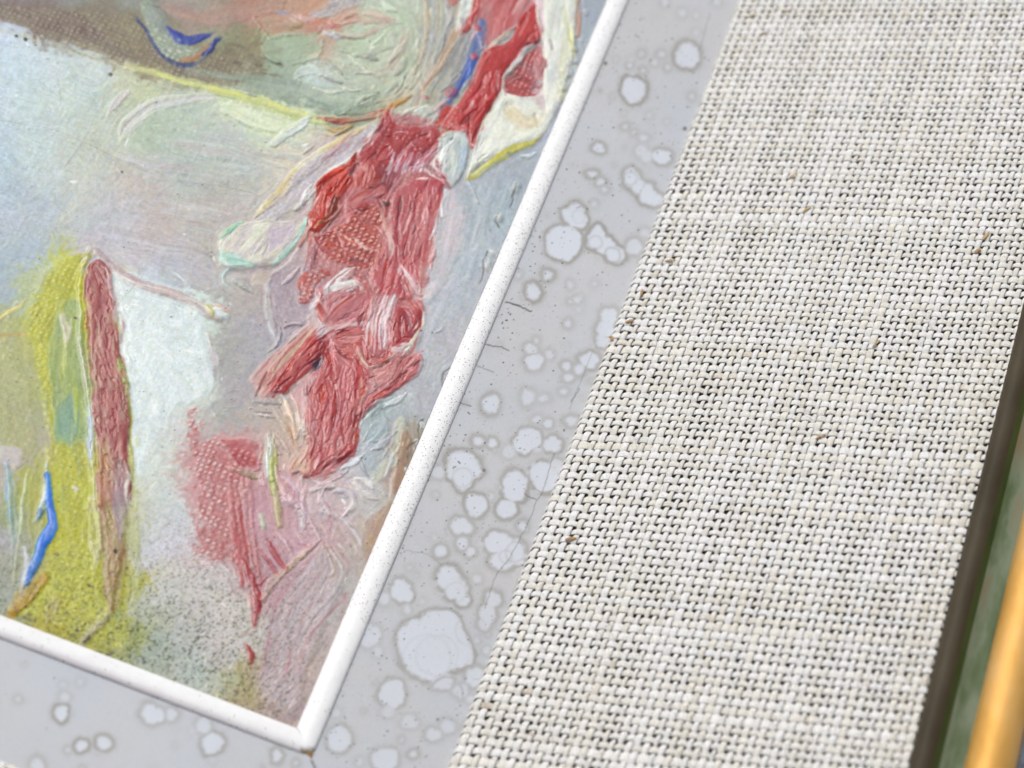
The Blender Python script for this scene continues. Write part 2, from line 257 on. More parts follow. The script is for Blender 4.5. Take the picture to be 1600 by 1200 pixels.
    G([(745,36),(758,48),(750,84),(738,112),(724,136),(712,162),(700,178),(690,190),(674,194),(684,178),(694,160),(704,132),(718,104),(728,74),(738,50)],['5f74a8','7c8aac','4a66ac','8a94ac'],ang=118,fs=.015,ft=.25,body=.08,ridge=.02,rag=1.5,soft=1.8,part=st('slate blue stroke beside the red slash'),knob=.2)
    G([(744,92),(738,116),(722,140),(716,158),(708,158),(714,134),(728,104)],['3f5fb4','4a6ec4','3c58a4'],ang=118,fs=.02,body=.03,rag=1.2,soft=2,op=.9)
    S([(732,60,10),(715,100,12),(698,140,12),(680,176,8)],['8c8e94','a0a09c','9a98a0'],fs=.012,op=.6,soft=3,rag=1.5,body=.03)
    for a,b,r in ((703,149,9),(741,52,4),(736,94,5),(664,154,4)): S([(a-1,b,r*1.6),(a+2,b+1,r*1.6)],['b8343c','c0444c'],body=.12,rag=.6,ridge=.03)
    G([(834,12),(840,40),(845,62),(834,72),(820,76),(806,96),(788,112),(782,126),(783,142),(772,162),(760,182),(750,206),(744,236),(736,230),(730,214),(716,204),(704,190),(716,168),(730,146),(738,120),(746,98),(752,88),(772,80),(790,72),(802,58),(806,38),(820,24)],['a92c30','b8383a','c04644','a83234'],ang=115,fs=.015,ft=.16,body=.22,ridge=.06,streak=.04,rag=.7,soft=.8,gloss=.85,con=.8,wk=.35,part=st('thick glossy red slash with a pointed lower end'))
    S([(755,128,4),(750,148,4),(740,158,5),(732,164,3)],['d0606a','dc8890'],body=.05,ridge=0,rag=.5,soft=1.3,op=.8)
    S([(738,166,5),(732,178,7),(722,184,3)],['ecdcdc','d8b0b0'],body=.09,ridge=.02,rag=.7,soft=1)
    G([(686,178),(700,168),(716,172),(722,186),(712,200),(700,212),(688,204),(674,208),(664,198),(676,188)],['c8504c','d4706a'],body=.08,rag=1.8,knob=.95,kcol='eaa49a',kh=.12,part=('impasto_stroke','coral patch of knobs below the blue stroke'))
    # white curve with dotted window
    G([(846,-60),(925,-60),(905,-10),(898,40),(895,80),(888,112),(880,140),(868,170),(856,196),(846,214),(826,226),(800,238),(776,252),(756,262),(742,272),(733,278),(738,258),(742,240),(750,214),(762,186),(774,166),(784,148),(790,150),(830,152),(846,140),(846,100),(844,72),(838,40),(836,10)],['d9dcd8','e8eae2','f1f1e8','e2e4e4'],ang=108,fs=.012,ft=.2,body=.3,ridge=.09,streak=.06,rag=.9,soft=.8,gloss=.6,part=st('big creamy white curved stroke beside the white bead'))
    S([(834,-40,18),(842,20,14),(846,52,8)],['dcc4cc','e4d4d8'],fs=.02,body=.05,op=.8,soft=2,rag=1)
    S([(880,20,9),(886,60,9),(882,110,12),(874,150,10)],['dfe3c0','e6e6b4','d8dcc8'],fs=.015,op=.7,soft=3,body=.03,rag=1.5)
    S([(886,44,3),(890,66,3),(896,82,3),(890,96,3)],['dcdc8c','e4e4a0'],body=.08,ridge=0,rag=.4)
    G([(846,130),(850,170),(842,172),(832,160),(832,146)],['ccb4bc','d8c8cc'],body=.04,op=.85,rag=1,soft=1.5)
    S([(800,180,22),(820,194,26),(840,190,16)],['dcc8a0','e0d4b4','d4bc98'],op=.6,soft=6,rag=1.5,body=.02,ridge=0)
    S([(788,208,5),(812,212,5),(836,204,4)],['c0b0ac','d8d0cc'],op=.6,soft=1.5,body=.04)
    for a,b in ((858,70),(860,78),(834,180),(790,170),(845,212)): S([(a,b,4),(a+2,b+5,4)],['9c8890','b8a8ac'],body=-.05,ridge=0,rag=.4,op=.7)
    S([(848,214,3),(828,226,8),(804,238,9),(782,252,9),(764,264,9),(748,276,10),(734,280,5)],['d6d060','e0dc84','c4c068'],fs=.02,body=.16,ridge=.05,rag=.5,soft=.8,part=st('sharp yellow lower edge of the white curve'),gloss=.6)
    S([(800,246,4),(775,262,5),(755,276,5)],['a9b4bc','c0c8cc'],op=.7,body=.0,ridge=0,soft=1.5,rag=.5)
    G([(842,74),(846,98),(847,130),(838,140),(832,150),(812,152),(796,152),(784,142),(785,126),(792,118),(806,104),(820,90),(832,78)],['b84c4e','c4605e','b04448'],body=-.12,ridge=0,rag=.7,knob=1,kcol='e0a09c',kh=.14,soft=.8,under=.1,part=('impasto_stroke','red patch of canvas knobs framed by white'))
    G([(838,74),(848,80),(847,126),(838,120),(834,96)],['d08c94','d8a0a4'],body=.0,op=.6,soft=4,rag=2)
    S([(830,74,3),(818,82,7),(808,98,8),(796,110,7),(786,124,4),(784,134,3)],['ece8e4','ddd0cc','f0ece8'],body=.2,ridge=.05,rag=.4,soft=.7,part=st('thin white curl on the edge of the red slash'))
    S([(785,134,4),(786,148,5),(796,154,6),(810,155,4)],['dfe4e2','e8e8e4'],body=.16,rag=.4)
    S([(897,-30,8),(901,10,8),(903,36,9),(900,56,4)],['c49a84','d0ac98','b88874'],body=.08,rag=.8,soft=1.2,part=st('short tan stroke near the bead'))
    for a,b,r in ((892,92,12),(884,112,14),(878,132,12),(866,166,14),(872,152,10),(858,184,10),(895,76,8),(904,62,5),(912,20,7)):
        S([(a,b,r),(a+3,b+3,r)],['c3c6d0','d0d2d8','b4b4b8'],body=.16,ridge=.06,rag=1.3,soft=.8)
    # ======== pale sleeve and its cyan edge
    S([(596,184,6),(560,205,14),(520,232,22),(480,262,26),(450,290,24),(420,318,16),(400,338,8)],['ddd4b8','d8c894','e4e0cc','cfc8bc'],fs=.01,body=.12,ridge=.03,rag=1.5,part=st('cream and ochre edge of the pale sleeve'))
    G([(592,192),(560,240),(536,262),(508,282),(480,306),(450,330),(420,352),(404,344),(410,326),(440,300),(470,262),(500,240),(530,222),(560,206)],['c6b4bc','d3ccd0','c9c0c8','dadcdc'],ang=138,fs=.02,ft=.2,body=.08,ridge=.01,rag=1.8,soft=2,knob=.4,kcol='e8e4e6',kh=.1,fade=10,part=st('lilac grey sleeve stroke with rough knobs'))
    G([(550,206),(556,216),(530,240),(508,256),(500,248),(520,228)],['a85c64','b87880','c8a0a8'],ang=140,dry=.55,body=.04,rag=2.5,soft=1.5,op=.8,knob=.6,kcol='d8c8cc')
    S([(598,188,5),(586,212,7),(570,234,9),(548,250,10),(524,264,9),(502,284,8),(484,304,7),(462,326,6)],['c8dfdc','d8ebe6','e4efec','c4d8cc'],fs=.015,body=.16,ridge=.06,rag=.7,soft=.9,part=st('mint white ridge between sleeve and red'))
    S([(490,182,4),(470,196,14),(450,206,16),(430,222,12)],['e4eaea','d9e2e0','eef0ec'],fs=.02,body=.11,rag=1.5,part=st('white scumble under the yellow line'))
    S([(500,184,5),(525,190,9),(560,186,12),(590,180,12),(606,174,7)],['b05c50','bc6c5c','c88a74'],fs=.015,body=.12,rag=1,part=st('thin brick red stroke above the sleeve'))
    S([(604,184,8),(614,166,9),(632,156,7),(640,150,4)],['c8924c','d0a468','a8784c'],fs=.02,body=.12,rag=.8,part=st('ochre orange dab above the red'))
    S([(515,200,7),(530,204,9),(550,196,4)],['c8a448','c49a54'],body=.07,rag=.8,op=.9)
    S([(540,176,5),(580,172,6),(610,160,5),(626,148,3)],['b8a060','a99a68'],fs=.02,body=.04,rag=.8,op=.7)
    G([(608,178),(616,170),(650,168),(684,172),(688,184),(676,196),(650,196),(628,198),(612,192)],['bcc3be','cbd0c8','b0b8b4'],ang=160,body=.12,rag=1,part=st('grey white dab above the red mass'))
    # ======== red mass middle
    G([(604,176),(690,200),(700,280),(690,360),(672,450),(660,500),(648,560),(600,620),(566,660),(552,720),(480,752),(474,660),(470,600),(420,630),(404,600),(450,540),(496,500),(470,450),(480,380),(484,330),(540,262),(580,220)],['b8686a','c47c7c','cc9494','b05c60'],ang=105,fs=.01,ft=.3,body=.06,rag=3,soft=2,fade=12,op=.92,knob=.6,kcol='dca8a0',kh=.1)
    G([(604,176),(616,196),(640,200),(662,200),(684,206),(690,226),(688,250),(694,262),(680,264),(650,262),(620,272),(600,276),(580,280),(572,262),(560,250),(572,226),(588,206),(596,190)],['9c3038','ac3a40','b84c50','94303c'],ang=125,fs=.02,ft=.2,body=.2,ridge=.05,streak=.06,rag=1.2,soft=.9,gloss=.8,knob=.38,kcol='d88880',fade=7,part=st('deep red patch at the centre of the reds'))
    S([(668,204,3),(650,220,4),(632,234,4),(612,252,4)],['b07078','c08890'],op=.6,body=.03,soft=1.5)
    for i in range(16):
        x=600+rs.rand()*80;y=205+rs.rand()*50;S([(x,y,3),(x+2,y+.5,3.5)],['e09c8c','d88478'],body=.05,ridge=0,rag=.3,op=.8,soft=1)
    G([(566,258),(582,254),(596,270),(620,276),(626,286),(612,296),(614,330),(606,340),(590,322),(566,330),(552,350),(540,345),(538,318),(546,292)],['a83c38','b8524c','c46c64','b06068'],ang=118,fs=.015,ft=.3,body=.12,ridge=.03,streak=.08,rag=1.5,soft=1.2,fade=10,part=st('brick red streaked patch'))
    G([(600,262),(628,268),(626,292),(614,302),(600,290),(588,270)],['7c3440','8c4450','743844'],ang=20,body=.05,rag=1.5,soft=2.5,op=.85)
    G([(558,238),(555,262),(548,272),(552,280),(540,300),(530,325),(516,344),(500,362),(486,362),(478,350),(480,336),(490,322),(492,300),(488,296),(504,280),(520,268),(536,258),(546,250)],['b8382c','c84430','a83428','d05838'],ang=118,fs=.02,ft=.18,body=.26,ridge=.07,streak=.05,rag=.9,soft=.8,gloss=.9,wk=.4,part=st('thick glossy orange red leaf shaped stroke'))
    G([(520,308),(530,308),(534,322),(524,342),(506,352),(496,350),(508,336),(514,320)],['7c3424','94482c','5c2c24','a8603c'],ang=118,body=-.05,rag=1.2,soft=1.4,under=1,gloss=.9)
    S([(492,356,3),(498,346,3),(508,346,4),(514,340,4),(522,342,4),(528,330,3),(530,322,3)],['d8b07c','c89868','e0c49c'],body=.14,ridge=0,rag=.4,soft=.8)
    S([(506,290,6),(498,318,6),(488,344,6)],['c85c50','b84438','d07060'],fs=.03,body=.03,op=.7,rag=.8)
    # brushed rose column
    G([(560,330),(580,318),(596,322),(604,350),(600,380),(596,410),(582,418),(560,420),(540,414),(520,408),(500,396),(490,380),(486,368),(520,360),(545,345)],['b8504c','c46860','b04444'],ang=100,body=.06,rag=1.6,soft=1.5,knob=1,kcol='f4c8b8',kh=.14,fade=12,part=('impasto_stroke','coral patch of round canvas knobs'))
    G([(520,318),(545,300),(590,292),(606,306),(600,326),(570,320),(545,345),(515,362),(500,368),(530,340)],['b86c74','c48488','c8a0a8'],ang=150,op=.8,body=.05,rag=2,soft=3)
    G([(618,300),(650,285),(678,276),(694,268),(702,282),(696,310),(688,344),(682,372),(678,400),(668,430),(656,456),(640,470),(612,470),(590,455),(580,430),(590,410),(604,388),(612,352),(614,320)],['b04850','ba5a60','c46c70','a84048'],ang=102,curve=-.1,fs=.008,ft=.36,body=.14,ridge=.03,streak=.1,rag=1.4,soft=1.2,con=1.1,fade=14,knob=.22,part=st('tall rose red brushed column'))
    G([(692,268),(704,262),(700,284),(688,300),(664,304),(640,296),(650,284),(672,280)],['b44450','c05c64','c87880'],ang=160,body=.06,op=.85,rag=1.5,soft=2)
    for x0,w,c in ((600,7,['cc9c94','dcbcb0']),(668,10,['cc8484','d89c98']),(684,9,['d49a94','dcb0a8']),(655,5,['d08888','dca4a0']),(640,4,['c87474','d49890']),(626,5,['9c3440','b04850']),(676,4,['a83c44','b85058'])):
        S([(x0,300,w*.5),(x0-2+rs.rand()*3,350,w),(x0-10,400,w),(x0-22,440,w*.8),(x0-30,466,w*.4)],c,fs=.015,body=.06,ridge=.015,rag=.9,soft=1.6,op=.75)
    S([(596,322,5),(604,350,8),(612,380,6),(616,400,3)],['d8a498','e0bcac'],fs=.02,body=.05,rag=.8,soft=1.5,op=.85)
    S([(600,318,5),(607,320,6)],['4c2420'],body=.05,rag=.8); S([(590,331,5),(594,330,5)],['8c3434'],body=.05,rag=.6)
    S([(612,300,4),(618,292,7),(622,288,4)],['4c2430','5c303c'],body=-.05,rag=.6,soft=1.5)
    # feather, white stroke to the right
    for i in range(13):
        x=612+i*6.2; S([(x-4,272-i*.4,4),(x+1,262-i*1.2,5),(x+4+rs.rand()*3,248-i*.5-rs.rand()*8,3)],['d8b8cc','e0ccd8','cfa8bc'],body=.1,ridge=.02,rag=.5,soft=1)
    S([(618,268,4),(650,264,8),(684,262,8)],['d4b4c4','dcc4d0'],body=.05,rag=1.2,soft=1.5,op=.85)
    S([(605,268,4),(612,262,6),(616,256,4)],['d8c8c8','c0a0a0'],body=.08,rag=1)
    G([(692,214),(712,208),(728,206),(732,218),(736,240),(734,262),(722,284),(708,298),(697,290),(692,268),(684,250),(686,230)],['c9cfcd','d8dddb','bcc6c6','e3e6e6'],ang=100,fs=.02,ft=.25,body=.24,ridge=.07,rag=.9,soft=.8,gloss=.6,part=st('grey white dab overlapping the red'))
    S([(726,234,6),(728,252,8),(720,272,6)],['b0c8e0','c8d8e8'],op=.8,body=.04,soft=2)
    for i in range(6): S([(690-i*2,236+i*3,2.5),(684-i*2,254+i*3,3),(690+i*1.5,268+i*3.5,2.2)],['e8dcd8','dcc8c8'],body=.09,ridge=0,rag=.3,soft=.8)
    S([(728,288,4),(742,290,7),(744,300,4)],['bcdcf0','d8e8f4'],body=.05,op=.9,rag=.8)
    # right pale lilac crescent
    G([(712,290),(730,300),(742,330),(738,370),(722,410),(700,444),(676,474),(660,486),(664,460),(674,430),(680,400),(686,360),(692,328),(700,300)],['cfc8d0','d8ccd4','c8c8d0','dcb8bc'],ang=100,fs=.01,ft=.32,body=.06,ridge=.02,streak=.07,rag=2,soft=1.5,op=.85,fade=34,part=st('pale lilac crescent right of the rose column'))
    S([(702,300,3),(692,330,3.5),(684,362,3.5),(682,400,3),(672,432,3)],['eadfe0','f0e8e8'],body=.12,ridge=0,rag=.3,soft=.8)
    for i in range(7):
        o=i*9; S([(756+o*.5,290,4),(742+o*.4,350,6),(722+o*.45,410,6),(694+o*.5,470,5),(670+o*.4,520,4)],[['bac4cc','c8d0d6'],['c4c2cc','d0ced6'],['aebcc6','bcc8d0']][i%3],fs=.008,op=.5,soft=2.5,body=.04,rag=1.2)
    for i in range(14): x=650+rs.rand()*20;y=455+rs.rand()*24;S([(x-18,y-24-rs.rand()*14,2),(x,y,3),(x+24,y-10-rs.rand()*10,2)],['e4dce0','d8c8cc'],body=.05,ridge=0,op=.55,rag=.4,soft=1)
    # ======== mint cream patch
    G([(474,346),(470,360),(458,378),(444,396),(424,412),(400,416),(380,420),(360,414),(346,396),(346,376),(352,364),(366,352),(380,346),(410,340),(440,344)],['dcdcc4','e6e6d8','d4ccd0','e0dcc8'],ang=130,fs=.02,ft=.2,body=.16,ridge=.05,rag=1.2,knob=.15,part=st('cream dab left of the red'))
    S([(349,372,6),(358,362,8),(372,352,8),(384,346,5)],['8cb8a0','a4c8b0','c0d8c0'],body=.12,rag=1,part=None)
    G([(346,394),(362,390),(384,400),(402,410),(396,416),(372,414),(352,410)],['a9d4c8','c4e2d8','94c4b8'],ang=15,fs=.03,body=.06,rag=1.2,soft=1.5)
    G([(430,352),(470,346),(452,374),(432,388),(416,384),(420,366)],['c8b8cc','d4c8d4'],ang=130,op=.7,body=.03,soft=4)
    S([(478,340,5),(472,362,7),(458,382,8),(440,398,7),(428,408,5)],['b4e0d4','cdeee4','98ccb4'],fs=.02,body=.12,ridge=.03,rag=.5,soft=1,part=st('mint edge of the cream dab'))
    S([(484,345,4),(480,365,5),(466,388,6),(446,410,6),(426,422,5)],['d4c8cc','ddd6d4'],body=.1,rag=.6,op=.9)
    S([(386,412,4),(366,414,5),(355,424,6),(356,436,5),(366,444,3)],['9cb8b8','b8ccc8','84a0a4'],body=.16,ridge=.03,rag=.4,soft=.8,part=st('curled grey teal lip under the cream dab'))
    G([(398,418),(428,420),(436,428),(420,440),(400,446),(388,436)],['c8b8a8','d0c4b8'],op=.7,body=.03,soft=3)
    S([(345,440,10),(370,430,12),(388,450,8)],['c4d4d4','d0dcdc'],op=.5,soft=4,body=.02)
    G([(424,426),(478,412),(510,440),(494,478),(460,508),(430,500),(424,460)],['b4a4b0','bcb0b8','ac9ca8'],ang=80,op=.8,body=.02,soft=4,rag=1.5,knob=.35,kcol='d8d0d6')
    S([(418,440,6),(420,480,9),(424,510,10),(430,528,4)],['c8d4dc','d4dee4'],op=.8,body=.05,soft=2,rag=1)
    # coral fleck field and white feathers
    G([(470,430),(500,420),(520,424),(500,440),(480,462),(470,470),(464,452)],['b85450','c87068'],op=.9,body=.06,rag=2.4,knob=1,kcol='ecb8a8',kh=.1,soft=1.5)
    G([(490,462),(500,448),(520,436),(536,422),(554,414),(562,424),(552,436),(560,448),(540,452),(520,452),(512,462),(498,478),(480,480)],['dfe3e6','eef0f0','d0d0d8'],ang=145,fs=.03,body=.16,ridge=.05,rag=2,soft=1,part=st('white feathered stroke among the reds'))
    for i in range(8): S([(505+i*3,446-i,3),(530+i*4,432+i,4),(556+i*2,426+i*4,2)],['e8eaec','d8dcdf'],body=.1,ridge=0,rag=.5,soft=.9,op=.85)
    S([(512,460,2),(516,446,3),(532,430,3),(552,420,2)],['6c4c50','806064'],body=-.05,ridge=0,rag=.4,op=.8)
    S([(500,452,14),(502,464,13)],['a8343c','c04c48'],body=.14,rag=.5,gloss=.8,part=st('small red bead of paint among the white'))
    S([(496,476,14),(504,492,14)],['b0403c','c4605c'],body=.1,rag=1,op=.95)
    # pink body
    G([(508,460),(520,450),(552,452),(576,462),(590,470),(572,500),(560,560),(545,585),(520,560),(500,528),(496,500),(506,482)],['b4686c','c07c80','b86c72','ccA0a0'],ang=130,curve=.2,fs=.015,ft=.26,body=.12,ridge=.03,rag=1.6,soft=1.3,fade=16,part=st('muted pink patch in the middle of the reds'))
    G([(478,490),(492,480),(500,500),(520,502),(540,500),(570,500),(560,510),(530,514),(510,524),(494,526),(480,508)],['d0b4b8','dcc8c8','c89c9c'],ang=10,body=.06,rag=1.8,soft=2,op=.9)
    G([(528,520),(566,512),(572,540),(568,560),(548,566),(524,552),(516,536)],['b8605c','c47470','cc8c88'],ang=0,curve=.3,body=.05,op=.85,rag=2,soft=2)
    # brush to the lower left
    G([(500,508),(512,500),(500,524),(480,552),(456,576),(440,600),(424,622),(412,628),(408,606),(396,600),(408,576),(424,556),(450,530),(470,512)],['b87c7c','c89c98','cbb09c','a85054'],ang=128,fs=.008,ft=.45,body=.08,ridge=.01,streak=.12,rag=2.6,soft=1.6,dry=.28,part=st('feathered tail of the diagonal red stroke'))
    G([(484,524),(500,520),(504,536),(494,560),(478,580),(464,596),(448,612),(442,620),(430,616),(424,606),(436,590),(446,572),(460,548),(472,532)],['a42c30','b43a3c','bc4a48','ac3438'],ang=128,fs=.01,ft=.3,body=.2,ridge=.05,streak=.08,rag=.9,soft=1,gloss=.7,part=st('solid red diagonal stroke pointing lower left'))
    for i in range(10):
        o=rs.rand()*26-4; S([(492-o*.6,512-o*.4,3),(462-o,548-o*.5,3),(430-o*.9,590-o*.3,3),(412-o*.6,622-o*.8,2)],[['d8b8ac','c89c90'],['b05054','c06c6c'],['d4c4a0','c8b09c']][i%3],fs=.02,body=.08,ridge=0,rag=.5,soft=1,op=.75)
    S([(496,556,3),(484,576,3.4),(470,592,3.4),(460,604,2)],['e8dcd8','f0ecec'],body=.1,ridge=0,rag=.3,soft=.8)
    G([(494,504),(508,504),(508,518),(500,528),(492,524)],['c8c4cc','d6d2d8'],body=.1,rag=.7,smooth=False)
    G([(496,528),(508,520),(513,534),(508,552),(512,570),(502,576),(492,560)],['8c3038','a03c3c','7c2c34'],ang=95,body=.1,rag=1,soft=1)
    G([(480,570),(494,558),(498,574),(494,582),(486,584)],['3c2c48','4c3850','543c50'],body=.02,rag=.5,soft=1,gloss=.8)
    G([(470,598),(482,584),(484,600),(480,640),(478,662),(466,650),(456,632),(444,624)],['d0a4a4','d8b4b4','c89898'],ang=80,body=.05,rag=1.3,soft=2,op=.9)
    S([(472,600,3),(468,606,5),(458,604,3)],['8c7078','a08890'],body=.1,ridge=0,rag=.4,op=.8)
    # lower red column
    G([(482,590),(492,578),(500,560),(516,552),(530,566),(545,576),(560,572),(572,580),(574,600),(566,622),(562,650),(556,668),(553,690),(551,704),(538,718),(524,726),(508,732),(494,742),(478,750),(468,748),(478,722),(484,700),(478,676),(478,640),(476,612)],['b25054','bc6062','c47070','aa444a'],ang=94,curve=.06,fs=.008,ft=.34,body=.2,ridge=.05,streak=.11,rag=1.2,soft=1,fade=7,part=st('wide lower red column with long bristle marks'))
    S([(500,540,8),(507,560,12),(512,590,12),(518,620,10),(522,650,8),(516,680,5)],['a43034','b44440','982c30'],fs=.01,body=.06,ridge=.02,rag=.8,soft=1.5,op=.9,gloss=.7)
    S([(556,562,10),(562,580,20),(554,604,10),(550,620,4)],['a83038','b8383c','bc4c4c'],body=.05,rag=1,soft=3,op=.85)
    S([(528,566,4),(530,590,7),(534,630,8),(530,660,5),(510,690,3)],['b87c90','c08c9c'],fs=.01,body=.03,op=.65,soft=2)
    S([(560,600,4),(557,640,7),(552,670,7),(545,700,4)],['cc8074','d49888'],fs=.01,body=.03,op=.75,soft=2)
    S([(523,630,2),(520,670,2.5),(508,700,2.5),(502,712,2)],['843038','7c2c34'],op=.8,body=-.03,ridge=0,rag=.3)
    for a,b,w in ((478,642,7),(507,656,8),(488,612,5),(500,640,5),(530,702,3)): S([(a,b,w),(a-1,b+5,w)],['dca49c','e0b0a8'],body=.06,rag=.6,op=.8,soft=1.3)
    S([(550,700,8),(540,714,10),(548,706,6)],['b8383c','c05050'],body=.08,rag=1,op=.9)
    G([(478,748),(466,742),(452,746),(450,732),(462,720),(474,706),(480,700),(486,712),(484,730)],['ccac90','d4b89c','c89888'],ang=130,fs=.02,body=.1,rag=1,part=st('flesh coloured dab at the foot of the red column'))
    S([(452,740,3),(462,722,4),(478,708,3)],['b8686c','c88080'],body=.04,rag=.6); S([(483,716,8),(490,712,8)],['a83c3c','b04848'],body=.1,rag=.8)
    S([(420,620,6),(440,660,9),(460,700,12),(470,720,6)],['c8b4a4','ccb8a0','bcaeb4'],fs=.01,op=.7,soft=3,body=.04,rag=1.5)
    S([(444,640,4),(452,676,7),(460,706,7)],['c89878','cca484'],op=.7,soft=2,body=.03,rag=1)
    S([(440,622,4),(448,636,5),(456,656,3)],['dcdcd8','e0e0e0'],op=.9,body=.08,rag=.6)
    # block with white bristles
    G([(612,482),(636,486),(655,484),(660,494),(656,516),(644,530),(640,544),(626,556),(610,560),(602,556),(604,520),(606,496)],['9c3438','a84044','b45054'],ang=95,fs=.01,ft=.25,body=.22,ridge=.04,rag=.8,soft=.9,gloss=.7,part=st('dark red block beside the white bristle marks'))
    S([(634,488,5),(636,510,8),(638,530,6)],['b07484','8c4454','c09ca8'],fs=.02,op=.8,body=.04,rag=.6)
    S([(654,484,3),(662,490,6),(660,510,6),(650,526,5),(640,540,6),(634,552,6)],['e8e0cc','f0ece4','d8d0d0'],body=.2,ridge=.03,rag=.4,soft=.8,part=st('thin white rim on the red block'))
    G([(612,546),(630,540),(640,544),(634,556),(618,562),(606,566)],['d4bcc4','dccccc'],body=.12,rag=1.3)
    G([(570,484),(582,462),(592,462),(600,470),(608,462),(610,480),(606,510),(600,545),(596,562),(568,562),(565,540),(566,510)],['b46468','c07c7c','ac5458'],ang=97,fs=.01,ft=.4,body=.14,ridge=.03,rag=1,soft=1,part=st('pink block under the white bristle marks'))
    for x0,w,c in ((574,5,0),(581,7,1),(587,6,0),(592,3,0),(602,8,1),(597,3,0),(608,3,0)):
        S([(x0+14,464,w*.5),(x0+6,486,w),(x0-2,515,w*.8),(x0-4+rs.rand()*3,548,w*.45)],[['d8c8d0','e8e4e8'],['e8eaea','d0ccd4','f2f4f4']][c],fs=.02,body=.18,ridge=.03,rag=.4,soft=.8,part=st('white bristle mark on the pink block') if w>5 else None)
    G([(562,556),(580,560),(596,562),(606,552),(610,560),(600,572),(584,574),(568,570)],['a83430','b4443c','b03c38'],ang=0,body=.16,rag=.8,gloss=.8,soft=.8)
    S([(560,556,4),(566,570,5),(576,578,5),(590,574,6),(602,566,7),(614,560,6),(622,566,4)],['e0d4bc','d4c4b0','ece4d4'],body=.3,ridge=.03,rag=.5,soft=.7,part=st('curled ivory lip of dried paint'))
    G([(616,562),(620,568),(614,592),(598,606),(580,618),(566,622),(572,600),(580,582),(596,576)],['c88484','d49c98','c8a8b0'],ang=128,fs=.02,body=.1,ridge=.04,rag=.8,soft=1,part=st('pale pink leaf shaped stroke'))
    G([(654,556),(662,566),(656,584),(636,600),(610,618),(590,632),(572,646),(566,648),(570,634),(580,622),(604,606),(618,588),(628,570),(640,560)],['b04c4c','bc6464','c87c7c','a43c40'],ang=142,fs=.01,ft=.32,body=.2,ridge=.05,streak=.08,rag=.9,soft=1,part=st('rose red stroke rising to the right'))
    S([(655,556,3),(660,570,4),(654,586,4),(640,596,3)],['dcb0b4','e4c8cc'],body=.16,ridge=0,rag=.4,soft=.8)
    S([(568,640,4),(564,656,5),(562,664,3)],['e0d0d0','e8dcdc'],body=.12,rag=.4)
    # translucent folds right of the column
    G([(566,650),(590,630),(616,626),(600,644),(606,668),(600,690),(588,694),(566,690),(556,676)],['a0b0b2','acbabc','b8c4c6'],ang=140,op=.8,body=.05,soft=2,rag=1.2)
    for pts in ([(562,664,3),(580,648,4),(604,638,4),(618,628,3)],[(556,676,3),(566,660,4),(590,648,3)],[(558,682,3),(570,694,3),(584,692,3),(598,688,3)],[(576,636,3),(596,628,3),(612,622,2)],[(572,696,3),(584,686,3),(590,676,2)],[(600,650,3),(612,640,3)]):
        S(pts,['dce4e8','ccd8dc'],body=.12,ridge=0,rag=.5,soft=.9,op=.85)
    G([(570,700),(590,696),(600,720),(580,744),(566,740)],['acb8c0','b8c4c8'],op=.6,body=.04,soft=4)
    G([(626,654),(636,664),(640,690),(630,712),(612,736),(592,760),(574,768),(584,742),(604,716),(614,690),(616,668)],['c4c8b4','ccd0c0','bcbcb4'],ang=120,body=.08,rag=2,soft=2,op=.85,knob=.2,fade=12,part=st('greenish grey crust beside the bead'))
    G([(628,668),(642,676),(644,700),(640,730),(632,760),(620,790),(608,800),(612,770),(618,730),(620,700)],['a08068','ac9078','b49a88','946c58'],ang=110,fs=.02,body=.08,rag=2.4,soft=2,op=.85,fade=12,part=st('brown pink crust beside the bead'))
    G([(560,820),(590,790),(620,780),(612,830),(594,880),(574,920),(566,900),(560,860)],['bca48c','b8a098','c4a880','b49494'],fade=24,ang=115,fs=.01,ft=.4,op=.75,body=.06,soft=4,rag=2,streak=.08)
    # ======== left: white knob arc
    S([(150,392,10),(172,412,13),(200,434,14),(235,450,15),(270,458,16),(305,472,17),(335,488,14),(350,494,8)],['bdaeb0','cabdbd','c3b4ae','d3cacb'],fs=.006,ft=.4,body=.13,ridge=.04,streak=.08,rag=.5,soft=1,part=st('grey pink arc with a rounded end'))
    S([(160,404,2.5),(185,428,2.5),(225,446,2.5),(270,456,2.5),(300,466,2)],['e4dcda','ece4e0'],body=.08,ridge=0,rag=.2,soft=.8)
    S([(328,474,8),(334,482,12),(336,490,8)],['ccc888','c8c49c'],body=.14,rag=.6)
    S([(342,482,10),(352,488,13),(360,494,8)],['dce8ea','e8eef0'],body=.18,rag=.5,part=st('small white knob ending the arc'))
    S([(334,472,3),(348,474,4),(360,482,5),(362,488,3)],['c49888','d0a898'],body=.16,ridge=0,rag=.4)
    for y0,c in ((362,['c9c0c0','bfb8ba']),(380,['c2c0c8','cdc9ce'])):
        S([(160,y0-10,8),(210,y0+4,14),(260,y0+12,16),(300,y0+18,14),(330,y0+30,8)],c,fs=.006,op=.55,soft=4,body=.05,rag=1)
    S([(180,385,2),(230,388,2),(290,392,2.5),(325,408,2)],['9a9088','a89c94'],op=.55,body=-.02,ridge=0,rag=.4)
    G([(170,420),(215,448),(260,462),(310,476),(326,492),(328,520),(332,560),(338,590),(336,612),(300,640),(280,640),(240,690),(222,760),(212,700),(204,640),(196,560),(184,500),(172,460)],['e0e9ec','e8f0f2','d9e3e6','edf3f4'],fade=9,wk=.3,ang=85,fs=.03,ft=.09,body=.05,ridge=.0,rag=1.5,soft=2,op=.92,con=.8,knob=.15)
    S([(330,520,4),(336,550,8),(342,570,5)],['d0c8d0','dcd8dc'],op=.8,body=.05)
